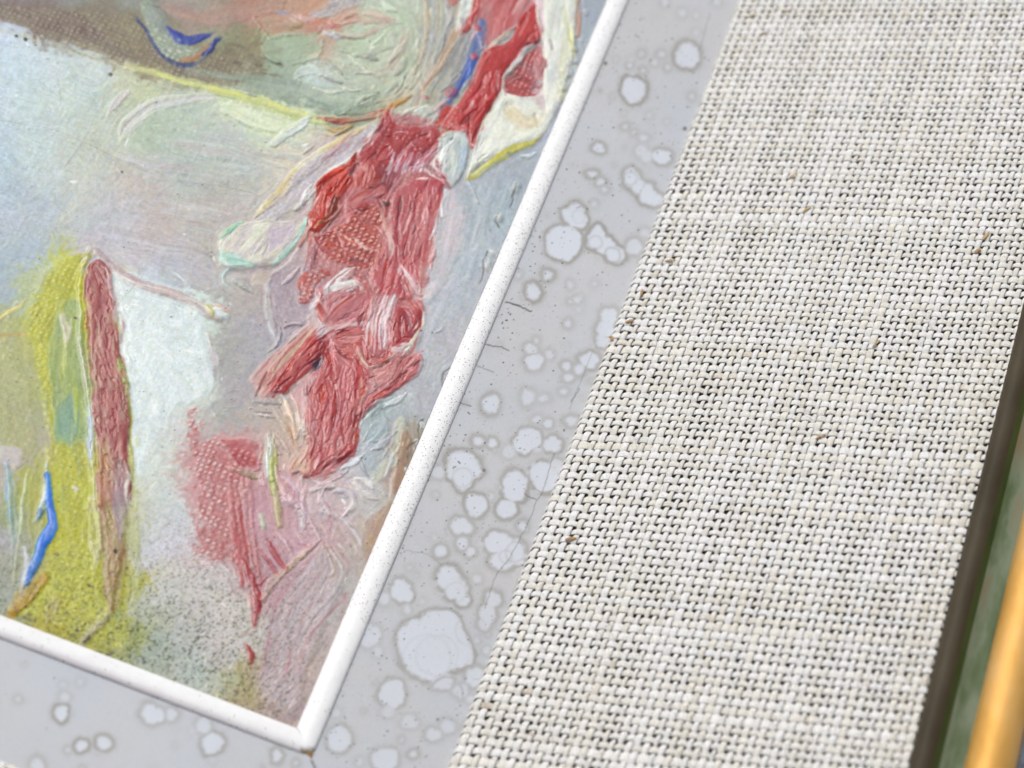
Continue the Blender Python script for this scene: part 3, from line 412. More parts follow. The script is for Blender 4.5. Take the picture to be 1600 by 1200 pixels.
    S([(195,222,6),(205,200,18),(225,180,22),(252,164,18),(290,154,12),(335,149,7)],['dfdce6','e8e4ea','d6d4dc'],fs=.01,ft=.5,body=.05,ridge=.03,rag=1.8,soft=2.2,op=.62,dry=.22)
    S([(192,222,2),(203,198,2),(225,176,2),(250,162,2),(300,150,2),(345,146,2)],['968c80','a89c90'],op=.55,body=-.02,ridge=0,rag=.4)  # shadow along the edge of the pale curve, painted as a thin dark line
    for i in range(26):
        x=150+rs.rand()*230;y=200+rs.rand()*170;l=50+rs.rand()*90;v=(rs.rand()-.5)*8
        S([(x,y,3),(x+l*.5,y+l*.08+v,7+rs.rand()*6),(x+l,y+l*.2+v,3)],[['c9c9ca','bfc2c4'],['cbc2c1','c5bbba'],['c3cdca','bbc6c2'],['d0d0d4','c6c6cc']][i%4],fs=.01,ft=.5,op=.62,soft=2.2,body=.03,ridge=.02,rag=1.8,streak=.04)
    for i in range(18):
        x=90+rs.rand()*60;y=150+rs.rand()*200;S([(x+34,y-60,5),(x+8,y,13),(x-40,y+60,5)],[['ccd3d3','c2cbcc'],['bcc7d0','c6d0d6'],['cfd0c4','c8cdc2']][i%3],fs=.01,op=.3,soft=5,body=.015,rag=1.5,ridge=.0)
    S([(176,180,4),(190,160,12),(204,145,8)],['d8ccd4','e0d8dc'],op=.7,body=.08,rag=1.2,soft=1.5)
    G([(345,162),(372,156),(430,170),(468,190),(440,206),(392,196),(350,180)],['dbe3c8','e2e9d4','d2dbc0'],ang=15,body=.07,rag=1.5,soft=2.5,op=.85,fade=16,part=st('pale yellow green scumble below the line'))
    # ======== left: yellow field
    G([(120,390),(154,390),(164,398),(146,412),(134,440),(130,500),(132,560),(138,620),(150,700),(152,760),(162,850),(170,930),(190,960),(214,940),(212,880),(226,900),(222,960),(200,1030),(140,1010),(60,980),(14,962),(40,920),(64,880),(82,840),(86,780),(80,740),(72,680),(62,620),(48,560),(40,500),(60,440),(90,406)],['aeb03a','bfc03c','c6c858','b4b628'],ang=92,fs=.02,ft=.09,body=.06,ridge=.01,rag=2.6,soft=4,knob=.45,kcol='d3d27c',kh=.07,con=1.15,fade=30,part=('impasto_stroke','broad yellow field on the left'))
    G([(100,470),(128,480),(134,560),(140,640),(138,690),(112,700),(92,680),(84,620),(80,560),(88,510)],['8fa872','9fb27c','7fa088','adb872'],ang=95,fs=.02,op=.75,body=.03,rag=2,soft=5)
    G([(92,640),(114,620),(126,640),(124,680),(108,696),(92,690)],['7aa29a','86aca0'],ang=95,op=.7,body=.02,soft=4,rag=2)
    G([(44,760),(80,700),(80,780),(70,830),(60,860),(46,820)],['aaa84c','b4b470','9ea058'],ang=95,op=.7,body=.02,soft=4,rag=2)
    G([(-60,470),(10,480),(40,500),(44,560),(56,620),(62,680),(50,720),(0,700),(-60,700)],['b4b684','a8ae78','b8b8a0','bcc060'],ang=80,op=.6,body=.03,soft=6,rag=2.5,knob=.3)
    G([(-40,700),(30,700),(40,712),(30,730),(0,726),(-40,740)],['c6c0c0','ccc6c8'],ang=0,body=.05,soft=2,rag=1.4,op=.9)
    S([(-10,508,4),(12,490,5),(34,478,5),(38,470,4)],['d8cc80','e0d8a0'],body=.12,ridge=0,rag=.5); S([(24,478,3),(30,472,4),(38,474,3)],['ccd0c0'],body=.1,rag=.5)
    S([(0,556,3),(6,536,4),(16,528,3)],['dcd8b4','e0dcc8'],body=.1,rag=.5,ridge=0); S([(0,526,3),(24,524,3),(48,522,2)],['c89c4c','b8903c'],body=.04,rag=.5,ridge=0,op=.7)
    G([(92,488),(104,486),(110,500),(118,512),(112,530),(108,542),(102,522),(96,506)],['d0ccb8','d8d4c8'],body=.06,rag=1.5,soft=1.5,op=.9)
    for i in range(24):
        y=470+i*11+rs.rand()*6; x=55+ (i*.9)+rs.rand()*10; S([(x,y,4),(x+1,y+2,4.5)],['e0de8c','dcd870'],body=.07,ridge=0,rag=.3,op=.75,soft=1.3)
    for i in range(16):
        x=84+rs.rand()*44;y=480+rs.rand()*300; S([(x,y-30,2),(x-2+rs.rand()*4,y,3.5),(x,y+34,2)],[['ccd07c','d4d690'],['b9bf30','c6c83c'],['98a888','a8b490']][i%3],fs=.02,op=.7,body=.07,ridge=0,rag=.8,soft=1.2)
    G([(136,790),(150,780),(156,840),(158,880),(148,900),(140,860),(134,820)],['c4c0b0','ccc8c0'],op=.8,body=.06,rag=2,soft=1.5,knob=.3)
    S([(118,764,5),(122,768,6)],['dcd4d0'],body=.1,rag=.5)
    S([(70,905,18),(44,930,24),(18,962,20)],['b8962c','c0a03c','a8882c'],fs=.02,body=.1,rag=.9,part=st('ochre dab beside the bottom bead'))
    S([(62,912,2),(54,926,2.5),(44,945,2)],['6c5420'],op=.7,body=-.02,ridge=0,rag=.4)
    S([(176,950,8),(166,970,14),(142,996,18),(124,1018,12)],['b0ac80','bcb690','a4a070'],fs=.02,body=.14,ridge=.04,rag=.8,part=st('tan dab near the bottom bead'))
    G([(74,950),(96,930),(98,950),(84,975),(68,985)],['b0a478','a89c6c'],op=.7,body=.03,soft=3)
    # rose band
    S([(142,388,8),(134,420,9),(126,450,9),(127,500,9),(133,560,9),(140,610,10),(144,640,11),(147,680,11),(148,740,10),(153,800,9),(158,860,7)],['cccdb4','d8d8c4','c4c8b4'],fs=.01,body=.16,ridge=.05,rag=.6,soft=1,part=st('pale cream ridge left of the rose band'))
    S([(141,640,7),(143,670,10),(142,704,10),(143,720,8)],['c4d0e0','dce4ec'],body=.18,ridge=.03,rag=.5,soft=.9,part=st('bluish white dab on the cream ridge'))
    G([(146,412),(160,408),(172,424),(178,452),(184,500),(190,545),(200,590),(204,640),(205,700),(210,750),(204,800),(196,850),(186,900),(178,960),(172,940),(166,890),(160,830),(154,770),(152,700),(148,640),(142,570),(136,500),(132,450)],['a05858','ac6664','b87c74','984c50','b08878'],ang=86,fs=.03,ft=.2,body=.22,ridge=.06,streak=.16,rag=2.3,soft=1,con=1.25,part=st('tall rose band on the left'))
    G([(156,700),(176,700),(176,780),(180,850),(184,900),(178,955),(170,920),(162,860),(158,800)],['a47058','b08860','b09468','9c7460'],ang=88,op=.9,body=.03,rag=1.5,soft=3)
    G([(156,800),(196,790),(206,830),(200,890),(190,950),(170,950),(162,890)],['b08c64','a89868','a8a068','a0785c'],ang=88,fade=8,op=.85,body=.03,rag=2,soft=3)
    G([(176,740),(204,730),(206,780),(200,830),(190,860),(178,820)],['a898a0','b4aaae','b8b4a8'],ang=88,fs=.015,op=.85,body=.05,rag=1.5,soft=2,streak=.08)
    for i in range(16):
        x=146+rs.rand()*42;y=430+rs.rand()*270;x+= (y-430)*.05
        S([(x,y,2),(x+2+rs.rand()*4,y+14,4.5),(x+3,y+30,4),(x+rs.rand()*8,y+46,2)],[['cc9c8c','d4ac98'],['8c3440','9c4048'],['c08078','cc9488'],['b8a08c','c4b098']][i%4],body=.1,ridge=.03,rag=.7,soft=1,op=.85)
    G([(166,408),(174,430),(182,460),(186,500),(176,500),(170,470),(164,440)],['d0bcc0','dccccc','c08c94'],ang=80,body=.06,rag=2,soft=1.5,op=.85)
    G([(188,560),(198,575),(200,592),(206,600),(204,606),(194,604),(186,584)],['a8ac6c','b4b87c'],body=.12,rag=.8,part=st('small olive tab on the rose band'))
    S([(196,604,4),(202,620,5),(207,650,6),(208,690,7),(210,720,8),(210,750,5)],['b0b060','c0c078','a8a850'],fs=.01,body=.1,ridge=.02,rag=.8,soft=1.2,part=st('thin olive line right of the rose band'))
    line([(196,606),(195,616),(202,628),(206,650),(207,700)],'5c4840',1.1,.8,-.03)
    S([(200,740,5),(208,752,4),(200,766,5),(202,790,3),(208,800,2)],['d0ccc0','dcdad0'],body=.14,ridge=.02,rag=.5)
    G([(196,810),(212,806),(222,850),(220,900),(212,950),(200,960),(204,900)],['b8bc8c','b4b878','c4c4a8'],op=.7,body=.03,rag=2.5,soft=4)
    line([(200,850),(198,880),(206,910),(205,940)],'5c5030',1.1,.7,-.03)
    # blues lower left
    S([(12,724,6),(15,750,9),(17,780,9),(18,800,8),(19,830,5)],['4f94dc','68a8e0','a8c8dc'],fs=.02,body=.1,ridge=.03,rag=1,part=st('small bright blue stroke at the left edge'))
    S([(20,740,5),(22,790,7),(22,840,7),(20,890,4)],['98b0a8','a8c0b8'],op=.7,body=.03,soft=2)
    S([(78,724,4),(72,755,6),(68,780,6),(62,800,6),(56,818,5)],['d8e0e0','c4d4dc','e8ecec'],fs=.02,body=.12,rag=.7,soft=1)
    S([(76,745,7),(76,780,12),(80,810,16),(78,830,20),(68,850,18),(60,870,18),(52,890,14),(44,915,9)],['2f76d4','4386dc','5c98e0','2c68c4'],fs=.02,ft=.16,body=.16,ridge=.05,rag=1.3,soft=.9,gloss=.6,wk=.4,part=st('bright blue ragged stroke on the yellow'))
    S([(40,860,8),(44,880,10),(38,905,10),(34,930,8)],['c4c8dc','d0d4e0'],body=.1,rag=1.2,op=.9,part=st('lavender edge of the blue stroke'))
    S([(64,800,6),(60,812,6),(70,795,4)],['3c7cd4'],body=.08,rag=.6); S([(52,872,5),(56,862,5)],['c8cc9c'],body=.05,rag=.8)
    S([(44,740,4),(38,780,6),(34,820,6),(26,880,6),(24,920,3)],['c0c8a8','ccd4b8','b0b894'],fs=.01,body=.1,ridge=.02,rag=.6,part=st('pale green ridge between the blue strokes'))
    # ======== rose dotted field right of white
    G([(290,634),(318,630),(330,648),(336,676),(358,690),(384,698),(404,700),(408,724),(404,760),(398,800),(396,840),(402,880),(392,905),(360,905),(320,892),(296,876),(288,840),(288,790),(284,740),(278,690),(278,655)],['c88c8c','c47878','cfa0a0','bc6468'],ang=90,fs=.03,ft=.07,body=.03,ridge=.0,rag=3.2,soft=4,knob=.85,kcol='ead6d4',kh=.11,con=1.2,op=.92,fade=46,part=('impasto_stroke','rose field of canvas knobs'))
    G([(362,690),(404,694),(408,730),(398,744),(370,740),(356,720),(340,690)],['a84048','b44c52','bc6064'],fade=18,ang=20,op=.9,body=.05,rag=2.6,soft=2,knob=.5,kcol='d89890')
    for x0,c in ((362,['b85c60','c47074']),(372,['b04c50','bc5c5c']),(381,['a86464','b47874']),(390,['c08484','ac5c60'])):
        S([(x0-4,735,6),(x0,780,9),(x0+5,830,9),(x0+14,880,9),(x0+18,920,6)],c,fs=.01,body=.07,ridge=.02,rag=1.2,soft=1.5,op=.85,streak=.08)
    S([(362,738,6),(374,744,8),(390,748,8),(402,752,5)],['a8947c','b8a48c','94805c'],body=.1,rag=1.2,op=.85)
    S([(382,880,7),(392,905,12),(400,930,14),(402,955,13),(400,976,6)],['a43840','b04448','982c38'],fs=.02,body=.12,rag=1,gloss=.7,part=st('dark red drip'))
    S([(388,905,4),(406,918,5),(418,906,4)],['a8404c','b45860'],body=.06,rag=.8); S([(399,925,3),(400,932,4)],['f0f0ee'],body=.05,ridge=0,rag=.2)
    S([(386,1010,6),(392,1022,11),(392,1036,8)],['b05050','a84444','c07c70'],body=.1,rag=1,part=st('small brick red dab near the bottom'))
    S([(376,990,8),(386,990,10),(400,985,6)],['a89488','b4a090'],op=.7,body=.05); 
    G([(374,1040),(392,1030),(396,1080),(404,1100),(392,1100),(376,1075)],['a8a068','b0a47c','a89878'],ang=90,op=.6,body=.04,soft=4,rag=2)
    S([(420,694,8),(419,730,10),(420,756,8)],['c8dccc','dce6e0','b8ccc4'],body=.08,rag=.7,soft=1.2,op=.9)
    S([(425,702,10),(424,740,12),(426,770,16),(432,800,18),(435,824,12)],['a9b45c','b8c06c','b0b878'],fs=.02,body=.16,ridge=.03,rag=.8,soft=.9,part=st('short lime green vertical stroke'))
    S([(416,706,5),(416,730,6),(414,754,5)],['d8e4ec','e4ecf0'],body=.14,rag=.4,soft=.9)
    S([(408,810,10),(412,826,11)],['c4c8b8','d0d4c8'],body=.1,rag=1.2)
    # pink swirls
    for i,(p,c) in enumerate([([(440,752,5),(460,770,9),(452,790,9),(436,784,5)],0),([(444,760,3),(456,774,4),(452,786,4)],1),([(480,748,6),(500,760,9),(520,752,8),(540,742,5)],0),([(500,780,4),(506,764,6),(524,766,6),(540,780,4)],2),([(520,770,6),(546,776,10),(548,792,8),(530,810,5)],2),([(462,800,7),(480,820,9),(494,845,7)],0),([(450,780,6),(470,800,8),(470,824,6)],2),([(436,840,7),(452,860,9),(456,882,6)],0),([(420,850,7),(434,876,9),(444,892,5)],1),([(476,766,8),(470,790,9),(480,812,6)],0),([(566,752,5),(584,760,7),(598,778,4)],2),([(500,800,8),(540,820,9),(560,850,5)],2),([(404,860,8),(420,880,10),(432,900,5)],1)]):
        S(p,[['ccacb8','d8c4cc','c498a4'],['a8444c','b85c60'],['d4d0d6','c8c0c8','e0dee0']][c],fs=.03,body=.12,ridge=.04,rag=.8,soft=1.1,op=.9,part=st(['pink lilac swirl','small dark rose dab','pearl grey swirl'][c]) if c!=1 or i==8 else None)
    for i in range(30):
        x=425+rs.rand()*110;y=760+rs.rand()*110;a=rs.rand()*1.2+.4;l=16+rs.rand()*22
        S([(x,y,1.8),(x+l*.5*math.cos(a),y+l*.5*math.sin(a),3.4),(x+l*math.cos(a+.3),y+l*math.sin(a+.3),1.5)],[['dcd0d6','e4dce0'],['b86c78','c48490'],['c8b0b8','d0bcc4']][i%3],body=.08,ridge=0,rag=.5,soft=1,op=.75)
    # big lavender fold at the lower right
    G([(494,846),(520,862),(540,890),(532,930),(514,960),(500,1000),(478,1060),(462,1120),(430,1110),(400,1090),(394,1040),(400,1000),(408,960),(422,930),(440,905),(466,876)],['bcaeb2','c8bec4','b4a2a6','cabcc0'],ang=112,curve=-.18,fs=.006,ft=.4,body=.07,ridge=.01,streak=.09,rag=2,soft=4,op=.9,con=1.1,fade=34,part=st('broad lavender fold at the lower right'))
    S([(496,844,4),(478,858,8),(456,880,9),(436,902,9),(420,922,12),(412,940,8)],['ccc890','c4c08c','d4d0a4'],fs=.01,body=.16,ridge=.05,rag=.7,soft=1,part=st('pale yellow curved ridge'))
    for i in range(16):
        o=i*7; S([(488+o*.5,868+o*.55,2),(458+o*.75,905+o*.3,3.4),(432+o*.8,945+o*.1,3.6),(420+o*.6,1000,3.4),(408+o*.5,1060,2)],[['b06c78','bc8890'],['d8d0d6','ccc4ca'],['a8989c','b4a8ac'],['dccfd4','c8b4bc'],['c49c9c','cfb4b0']][i%5],fs=.01,body=.07,ridge=0,rag=.8,soft=1.3,op=.6)
    S([(500,852,3),(512,872,5),(520,892,6),(510,900,3)],['b8a894','c8b8a4'],body=.12,rag=.6); S([(510,858,3),(528,880,4),(532,900,4),(518,925,3)],['dcd4d4'],body=.1,ridge=0,rag=.5)
    # paint lumps caught against the bead
    for a,b,r in ((783,345,8),(779,352,6),(772,402,9),(766,415,10),(760,424,9),(763,408,6),(706,580,6),(697,572,5),(660,665,6),(653,690,7),(646,700,6),(640,708,6),(806,300,5),(812,292,5),(634,735,5)):
        S([(a,b,r),(a+2,b+3,r)],['c8ccd0','d8dadc','b0b4b8'],body=.25,ridge=.06,rag=1.2,soft=.8,part=('paint_crumb',None))
    for p in ([(812,290),(806,304),(800,330)],[(783,340),(777,350),(784,362)],[(764,400),(757,418),(756,432),(752,446)],[(706,574),(694,582),(692,600)],[(664,655),(655,666),(656,690)],[(652,690),(640,700),(636,715)]): line(p,'4c4844',1.3,.8,-.05)

def blur(A,r):
    for ax in (0,1):
        for _ in range(2):
            P=np.concatenate([np.repeat(A.take([0],ax),r+1,ax),A,np.repeat(A.take([-1],ax),r,ax)],ax)
            c=np.cumsum(P,ax,dtype=np.float64); n=A.shape[ax]
            A=((c.take(range(2*r+1,2*r+1+n),ax)-c.take(range(0,n),ax))/(2*r+1)).astype(np.float32)
    return A
def samp(A,y,x):
    y=np.clip(y,0,RH-1.001);x=np.clip(x,0,RW-1.001);i=y.astype(int);j=x.astype(int);u=(y-i);v=(x-j)
    if A.ndim==3: u=u[...,None];v=v[...,None]
    return (A[i,j]*(1-v)+A[i,j+1]*v)*(1-u)+(A[i+1,j]*(1-v)+A[i+1,j+1]*v)*u
def wet_in_wet():
    global COL,HGT,IDM,GLO,KM
    y0=YY+PAD;x0=XX+PAD
    wx=(cell(FB,XX/26+3,YY/26)-.5)*12+(cell(T128,XX/8.,YY/8.)-.5)*1.9+(cell(T128b,XX/3.1,YY/3.1)-.5)*1.5
    wx+=(cell(FB,XX/70+13,YY/70)-.5)*16
    wy=(cell(FB,XX/70+33,YY/70+5)-.5)*16+(cell(FB,XX/26+43,YY/26+9)-.5)*12+(cell(T128b,XX/8.,YY/8.)-.5)*1.9+(cell(T128,XX/3.1+50,YY/3.1)-.5)*1.5
    COL=samp(COL,y0+wy,x0+wx);HGT=samp(HGT,y0+wy,x0+wx);GLO=samp(GLO,y0+wy,x0+wx);KM=samp(KM,y0+wy,x0+wx)
    IDM=IDM[np.clip((y0+wy+.5).astype(int),0,RH-1),np.clip((x0+wx+.5).astype(int),0,RW-1)]
    # bristle tracks follow the edges of the marks (structure tensor)
    J=np.zeros((3,RH,RW),np.float32)
    for A in (COL[...,0],COL[...,1],COL[...,2],HGT*2.):
        gy,gx=np.gradient(A); J[0]+=gx*gx;J[1]+=gy*gy;J[2]+=gx*gy
    J=np.stack([blur(j,7) for j in J]); th=.5*np.arctan2(2*J[2],J[0]-J[1])+np.pi/2
    coh=np.sqrt((J[0]-J[1])**2+4*J[2]**2)/(J[0]+J[1]+2e-4)
    c2=blur(np.cos(2*th)*(coh+.05),5);s2=blur(np.sin(2*th)*(coh+.05),5); th=.5*np.arctan2(s2,c2)
    vx=np.cos(th);vy=np.sin(th)
    N=np.random.RandomState(77).rand(RH,RW).astype(np.float32); N=blur(N,1)*0.5+N*.5
    acc=N.copy();cacc=COL.copy();wsum=1.;cw=1.
    for sg in (1,-1):
        px,py=x0.copy(),y0.copy();dx=vx*sg;dy=vy*sg
        for k in range(17):
            px+=dx*1.3;py+=dy*1.3
            i=np.clip(py+.5,0,RH-1).astype(int);j=np.clip(px+.5,0,RW-1).astype(int)
            ex=vx[i,j];ey=vy[i,j];f=np.where(ex*dx+ey*dy<0,-1,1);dx=ex*f;dy=ey*f
            acc+=N[i,j]
            if k<11: cacc+=COL[i,j]*(.75-.05*k)
        wsum+=17;cw+=sum(.75-.05*k for k in range(11))
    L=acc/wsum; L=(L-L.mean())/L.std(); M=sm(-.2,1.2,L+ (cell(FB,XX/30,YY/30)-.5)*2)[...,None]
    M=M*(1-np.clip(KM*1.1,0,1))[...,None]
    COL=COL*(1-.8*M)+cacc/cw*.8*M
    amp=(.35+.8*np.clip(coh,0,1))*(.5+cell(FB,XX/33+20,YY/33))
    COL*=(1+np.clip(L,-2.5,2.5)*.028*amp)[...,None]
    HGT+=np.clip(L,-2.5,2.5)*.006*amp*(.3+1.3*cell(FB,XX/45+61,YY/45))
    mm=sm(.38,.66,cell(FB,XX/38+81,YY/38))*.75+.15; mm=np.maximum(mm,np.clip(KM,0,1)); HGT=HGT*mm+blur(HGT,2)*(1-mm)
    r=np.random.RandomState(123); C0=COL.copy()
    for q in range(2650):
        z=r.rand()
        if z<.55: y=r.rand()*760+10; x=640-y*.18+(r.rand()-.5)*230
        elif z<.7: y=400+r.rand()*560; x=170+(r.rand()-.5)*90
        elif z<.85: y=740+r.rand()*380; x=440+(r.rand()-.5)*260
        else: y=r.rand()*1100; x=r.rand()*900
        i=int(y)+PAD;j=int(x)+PAD
        if KM[i,j]>.35 or (z<.55 and q<2300 and r.rand()<.6): continue
        a=th[i,j]+(r.rand()-.5)*.5; l=5+r.rand()**2*20; w_=1.4+r.rand()**2*3.2; big=q>2300 and y<800 and x>380
        if big: l=18+r.rand()*30; w_=4+r.rand()*7
        k=6+r.rand()*14; o=(r.rand()-.5)*16
        c=C0[int(np.clip(i+k*np.sin(a)+o*np.cos(a),0,RH-1)),int(np.clip(j+k*np.cos(a)-o*np.sin(a),0,RW-1))]
        g=1+(r.rand()-.42)*.34; c=np.clip(c*g+(.05 if r.rand()<.2 else 0),0,1); hx='%02x%02x%02x'%tuple(int(v*255) for v in c)
        cx,cy=np.cos(a)*l/2,np.sin(a)*l/2; b=(r.rand()-.5)*l*.25
        S([(x-cx,y-cy,w_*.5),(x-b*np.sin(a),y+b*np.cos(a),w_),(x+cx,y+cy,w_*.4)],([hx,'%02x%02x%02x'%tuple(int(255*min(1,v*.65+.3)) for v in c),hx] if big else [hx]),body=(.09+.08*r.rand()) if big else .03+.05*r.rand(),ridge=.04 if big else 0.,rag=1.2 if big else .35,soft=.9,op=.8,streak=.05 if big else 0,ft=.4)
    n=0
    while n<300:
        y=r.rand()*760; x=400+r.rand()*460; i=int(y)+PAD;j=int(x)+PAD; c=C0[i,j]
        if c[0]-c[1]<.17 or c[2]>c[0]-.08: n+=.05; continue
        n+=1; a=th[i,j]+(r.rand()-.5)*.35; l=12+r.rand()*34; w_=2.2+r.rand()**1.6*8; z=r.rand()
        if z<.34: t=np.array([.90,.80,.80])*(.9+.18*r.rand()); m=.5+.5*r.rand()
        elif z<.55: t=np.array([.46,.09,.12]); m=.55+.4*r.rand()
        elif z<.72: t=np.array([.80,.30,.20]); m=.4+.4*r.rand()
        elif z<.86: t=np.array([.80,.50,.50]); m=.5+.4*r.rand()
        else: t=np.array([.42,.20,.28]); m=.3+.3*r.rand()
        c2=c*(1-m)+t*m; hx='%02x%02x%02x'%tuple(int(v*255) for v in c2); h0='%02x%02x%02x'%tuple(int(v*255) for v in c)
        cx,cy=np.cos(a)*l/2,np.sin(a)*l/2; b=(r.rand()-.5)*l*.2
        S([(x-cx,y-cy,w_*.4),(x-b*np.sin(a),y+b*np.cos(a),w_),(x+cx,y+cy,w_*.3)],[hx,hx,h0],body=.03+.05*r.rand(),ridge=.01,rag=.8,soft=1.1,op=.85,streak=.04,ft=.5)
    lum=COL.min(-1,keepdims=True); COL*=1-sm(.6,.8,lum)*np.array([.0,-.004,.012],np.float32)
    gr=(cell(T128,XX/1.7,YY/1.7)-.5)*.6+(cell(T128b,XX/3.3,YY/3.3)-.5)*.7+(cell(T128,XX/6.1+9,YY/6.1)-.5)*.4
    ga=.07*(.5+1.*cell(FB,XX/50+2,YY/50))
    COL*=(1+gr*ga)[...,None]; HGT+=gr*.014
    COL[...,0]*=1+(cell(T128,XX/4.1+3,YY/4.1)-.5)*.035; COL[...,2]*=1+(cell(T128b,XX/4.7,YY/4.7+8)-.5)*.05
def finish(dirt=True):
    global COL,HGT
    wet_in_wet()
    for p in ([(88,115),(92,130),(94,145),(95,165)],[(165,150),(150,180),(130,220),(100,262)],[(258,230),(270,238),(280,240),(281,228)],[(281,238),(292,248),(300,255),(310,240),(318,226)],[(275,265),(283,285),(300,290)],[(280,298),(278,320),(270,350)],[(232,260),(276,282),(330,288),(390,300)],[(0,188),(50,196),(100,208),(190,250)],[(218,418),(214,440),(200,458),(182,480),(178,505)],[(126,372),(122,388)],[(60,125),(90,150)],[(180,235),(176,232)],[(390,300),(404,306)],[(85,300),(88,318),(96,328)],[(560,350),(558,372)],[(0,70),(40,76)],[(340,50),(420,48)]):
        line(p,'6a645c',.65,.5,-.02)
    n=1500
    xs=rs.rand(n)*1000-20; ys=rs.rand(n)**.6*1200-20
    for x,y in zip(xs,ys):
        i=int(y+PAD);j=int(x+PAD)
        if not(2<i<RH-3 and 2<j<RW-3): continue
        r=rs.rand(); a=.25+.5*rs.rand()
        if y<500 and rs.rand()<.55: continue
        COL[i,j]*=1-a
        if r>.6: COL[i,j+1]*=1-a*.7
        if r>.8: COL[i+1,j]*=1-a*.8; COL[i+1,j+1]*=1-a*.6
    for x,y,r in ((39,61,3),(25,56,2.2),(90,866,4),(172,116,2.5),(120,985,3.4),(139,915,3),(144,918,3),(181,863,3),(203,792,2),(110,730,2),(329,400,2),(118,497,2),(190,268,2),(70,60,1.6),(55,70,1.6)):
        S([(x,y,r*1.6),(x+1,y+.6,r*1.6)],['2c2820','3c362c'],body=.04,ridge=0,rag=.5,soft=.8)
    # grime that gathers low on the picture, in the hollows of the cloth
    low=sm(690,1040,YY+ .25*XX*0)*sm(620,380,XX+ (cell(FB,XX/50,YY/50)-.5)*200)
    gr=cell(T128,XX/1.5,YY/1.5)*.5+cell(T128b,XX/2.9,YY/2.9)*.5
    spk=sm(.54,.80,gr)*(.2+.8*low)*sm(560,700,YY)
    COL*= (1-.47*spk*low-.08*spk)[...,None]
    COL[...,2]*=1-.12*spk*low
    HGT+= (cell(T128,XX/2.2,YY/2.2)-.5)*.035*low
    COL[:]=np.clip(COL,0.02,1)
# ---------------------------------------------------------------- grey slip: water spots
SPOTS=[(1072,88,19,1),(991,142,25,1),(1002,84,5,.5),(1034,85,6,.5),(1023,98,7,.4),(1043,105,6,.5),(984,102,6,.5),(988,114,4,.3),(1005,111,5,.5),(957,151,5,.4),(977,198,8,.6),(990,207,6,.6),(1005,215,6,.6),(936,231,11,.8),(1001,236,9,.5),(1010,244,9,.5),(1035,245,14,1),(925,272,10,.8),(938,284,9,.7),(944,296,6,.5),(986,277,16,.9),(997,290,12,.8),(1012,303,14,.9),(1024,312,10,.8),(928,318,6,.5),(899,335,20,1),(928,320,5,.3),(1066,20,6,.4),(1038,3,7,.4),(1120,3,6,.4),(1088,24,4,.3),(975,177,5,.3),(1014,180,6,.3),(1042,190,4,.3),
(880,381,28,1),(932,372,17,1),(947,385,16,1),(962,398,13,1),(966,404,9,1),(990,385,11,.6),(1008,364,7,.4),(855,430,10,.8),(833,456,17,1),(891,445,7,.4),(929,444,5,.4),(891,471,5,.5),(902,468,7,.5),(887,506,9,.6),(904,484,5,.3),(952,495,16,.9),(945,515,18,1),(940,532,14,.9),(838,532,5,.5),(829,545,9,.6),(834,566,13,.8),(842,560,7,.7),(859,554,8,.5),(885,572,9,.8),(920,562,16,1),(905,576,10,.8),(888,590,7,.7),(880,612,5,.3),
(768,632,17,.9),(824,620,14,.7),(849,622,9,.6),(881,612,6,.6),(893,658,11,.7),(839,655,7,.6),(856,662,8,.7),(825,688,22,1),(862,693,14,.9),(747,689,9,.8),(769,692,8,.8),(722,732,26,1),(723,748,20,1),(684,738,12,.5),(711,742,10,.4),(795,706,8,.4),(840,702,6,.4),(850,744,20,1),(868,730,12,.6),(804,757,20,1),(803,768,15,1),(742,788,20,1),(791,795,14,1),(681,773,6,.4),(716,821,16,.9),(729,825,10,.9),(767,775,6,.4),(817,822,9,.7),(722,848,10,.8),(688,860,9,.8),(735,862,8,.7),(679,840,6,.3),(700,841,5,.4),(776,846,19,.9),(800,858,20,1),(786,876,17,1),(807,870,16,.9),(750,850,5,.3),
(628,923,19,1),(700,906,17,1),(712,922,20,1),(722,935,16,1),(600,935,11,.6),(636,952,7,.5),(762,960,22,.8),(770,938,16,.8),(757,975,16,.7),(745,905,7,.5),(660,940,6,.3),(577,993,18,.6),(590,1018,8,.4),(612,1085,24,.8),(606,1112,12,.4),(640,1128,13,.4),(530,1155,26,.8),(600,1185,24,.7),(562,1190,10,.4),(645,1178,9,.7),(691,1062,19,.6),(720,1080,14,.5),(741,1058,15,.7),(735,1092,9,.4),(525,1115,8,.4),(745,1000,8,.4),(728,1138,10,.5),(700,1135,12,.5),(590,1022,6,.4),(677,1148,13,.6),(760,1015,10,.4),
(690,985,46,1),(672,1018,50,1),(700,1010,44,1),(665,1005,44,1),
(96,1114,13,1),(162,1161,14,1),(127,1165,12,1),(101,1089,8,.4),(98,1070,5,.3),(240,1116,20,.9),(268,1116,13,.7),(333,1162,20,1),(318,1133,14,.6),(433,1181,13,.9),(462,1192,6,.6),(58,1196,14,.7),(333,1188,5,.3),(126,1066,6,.3)]
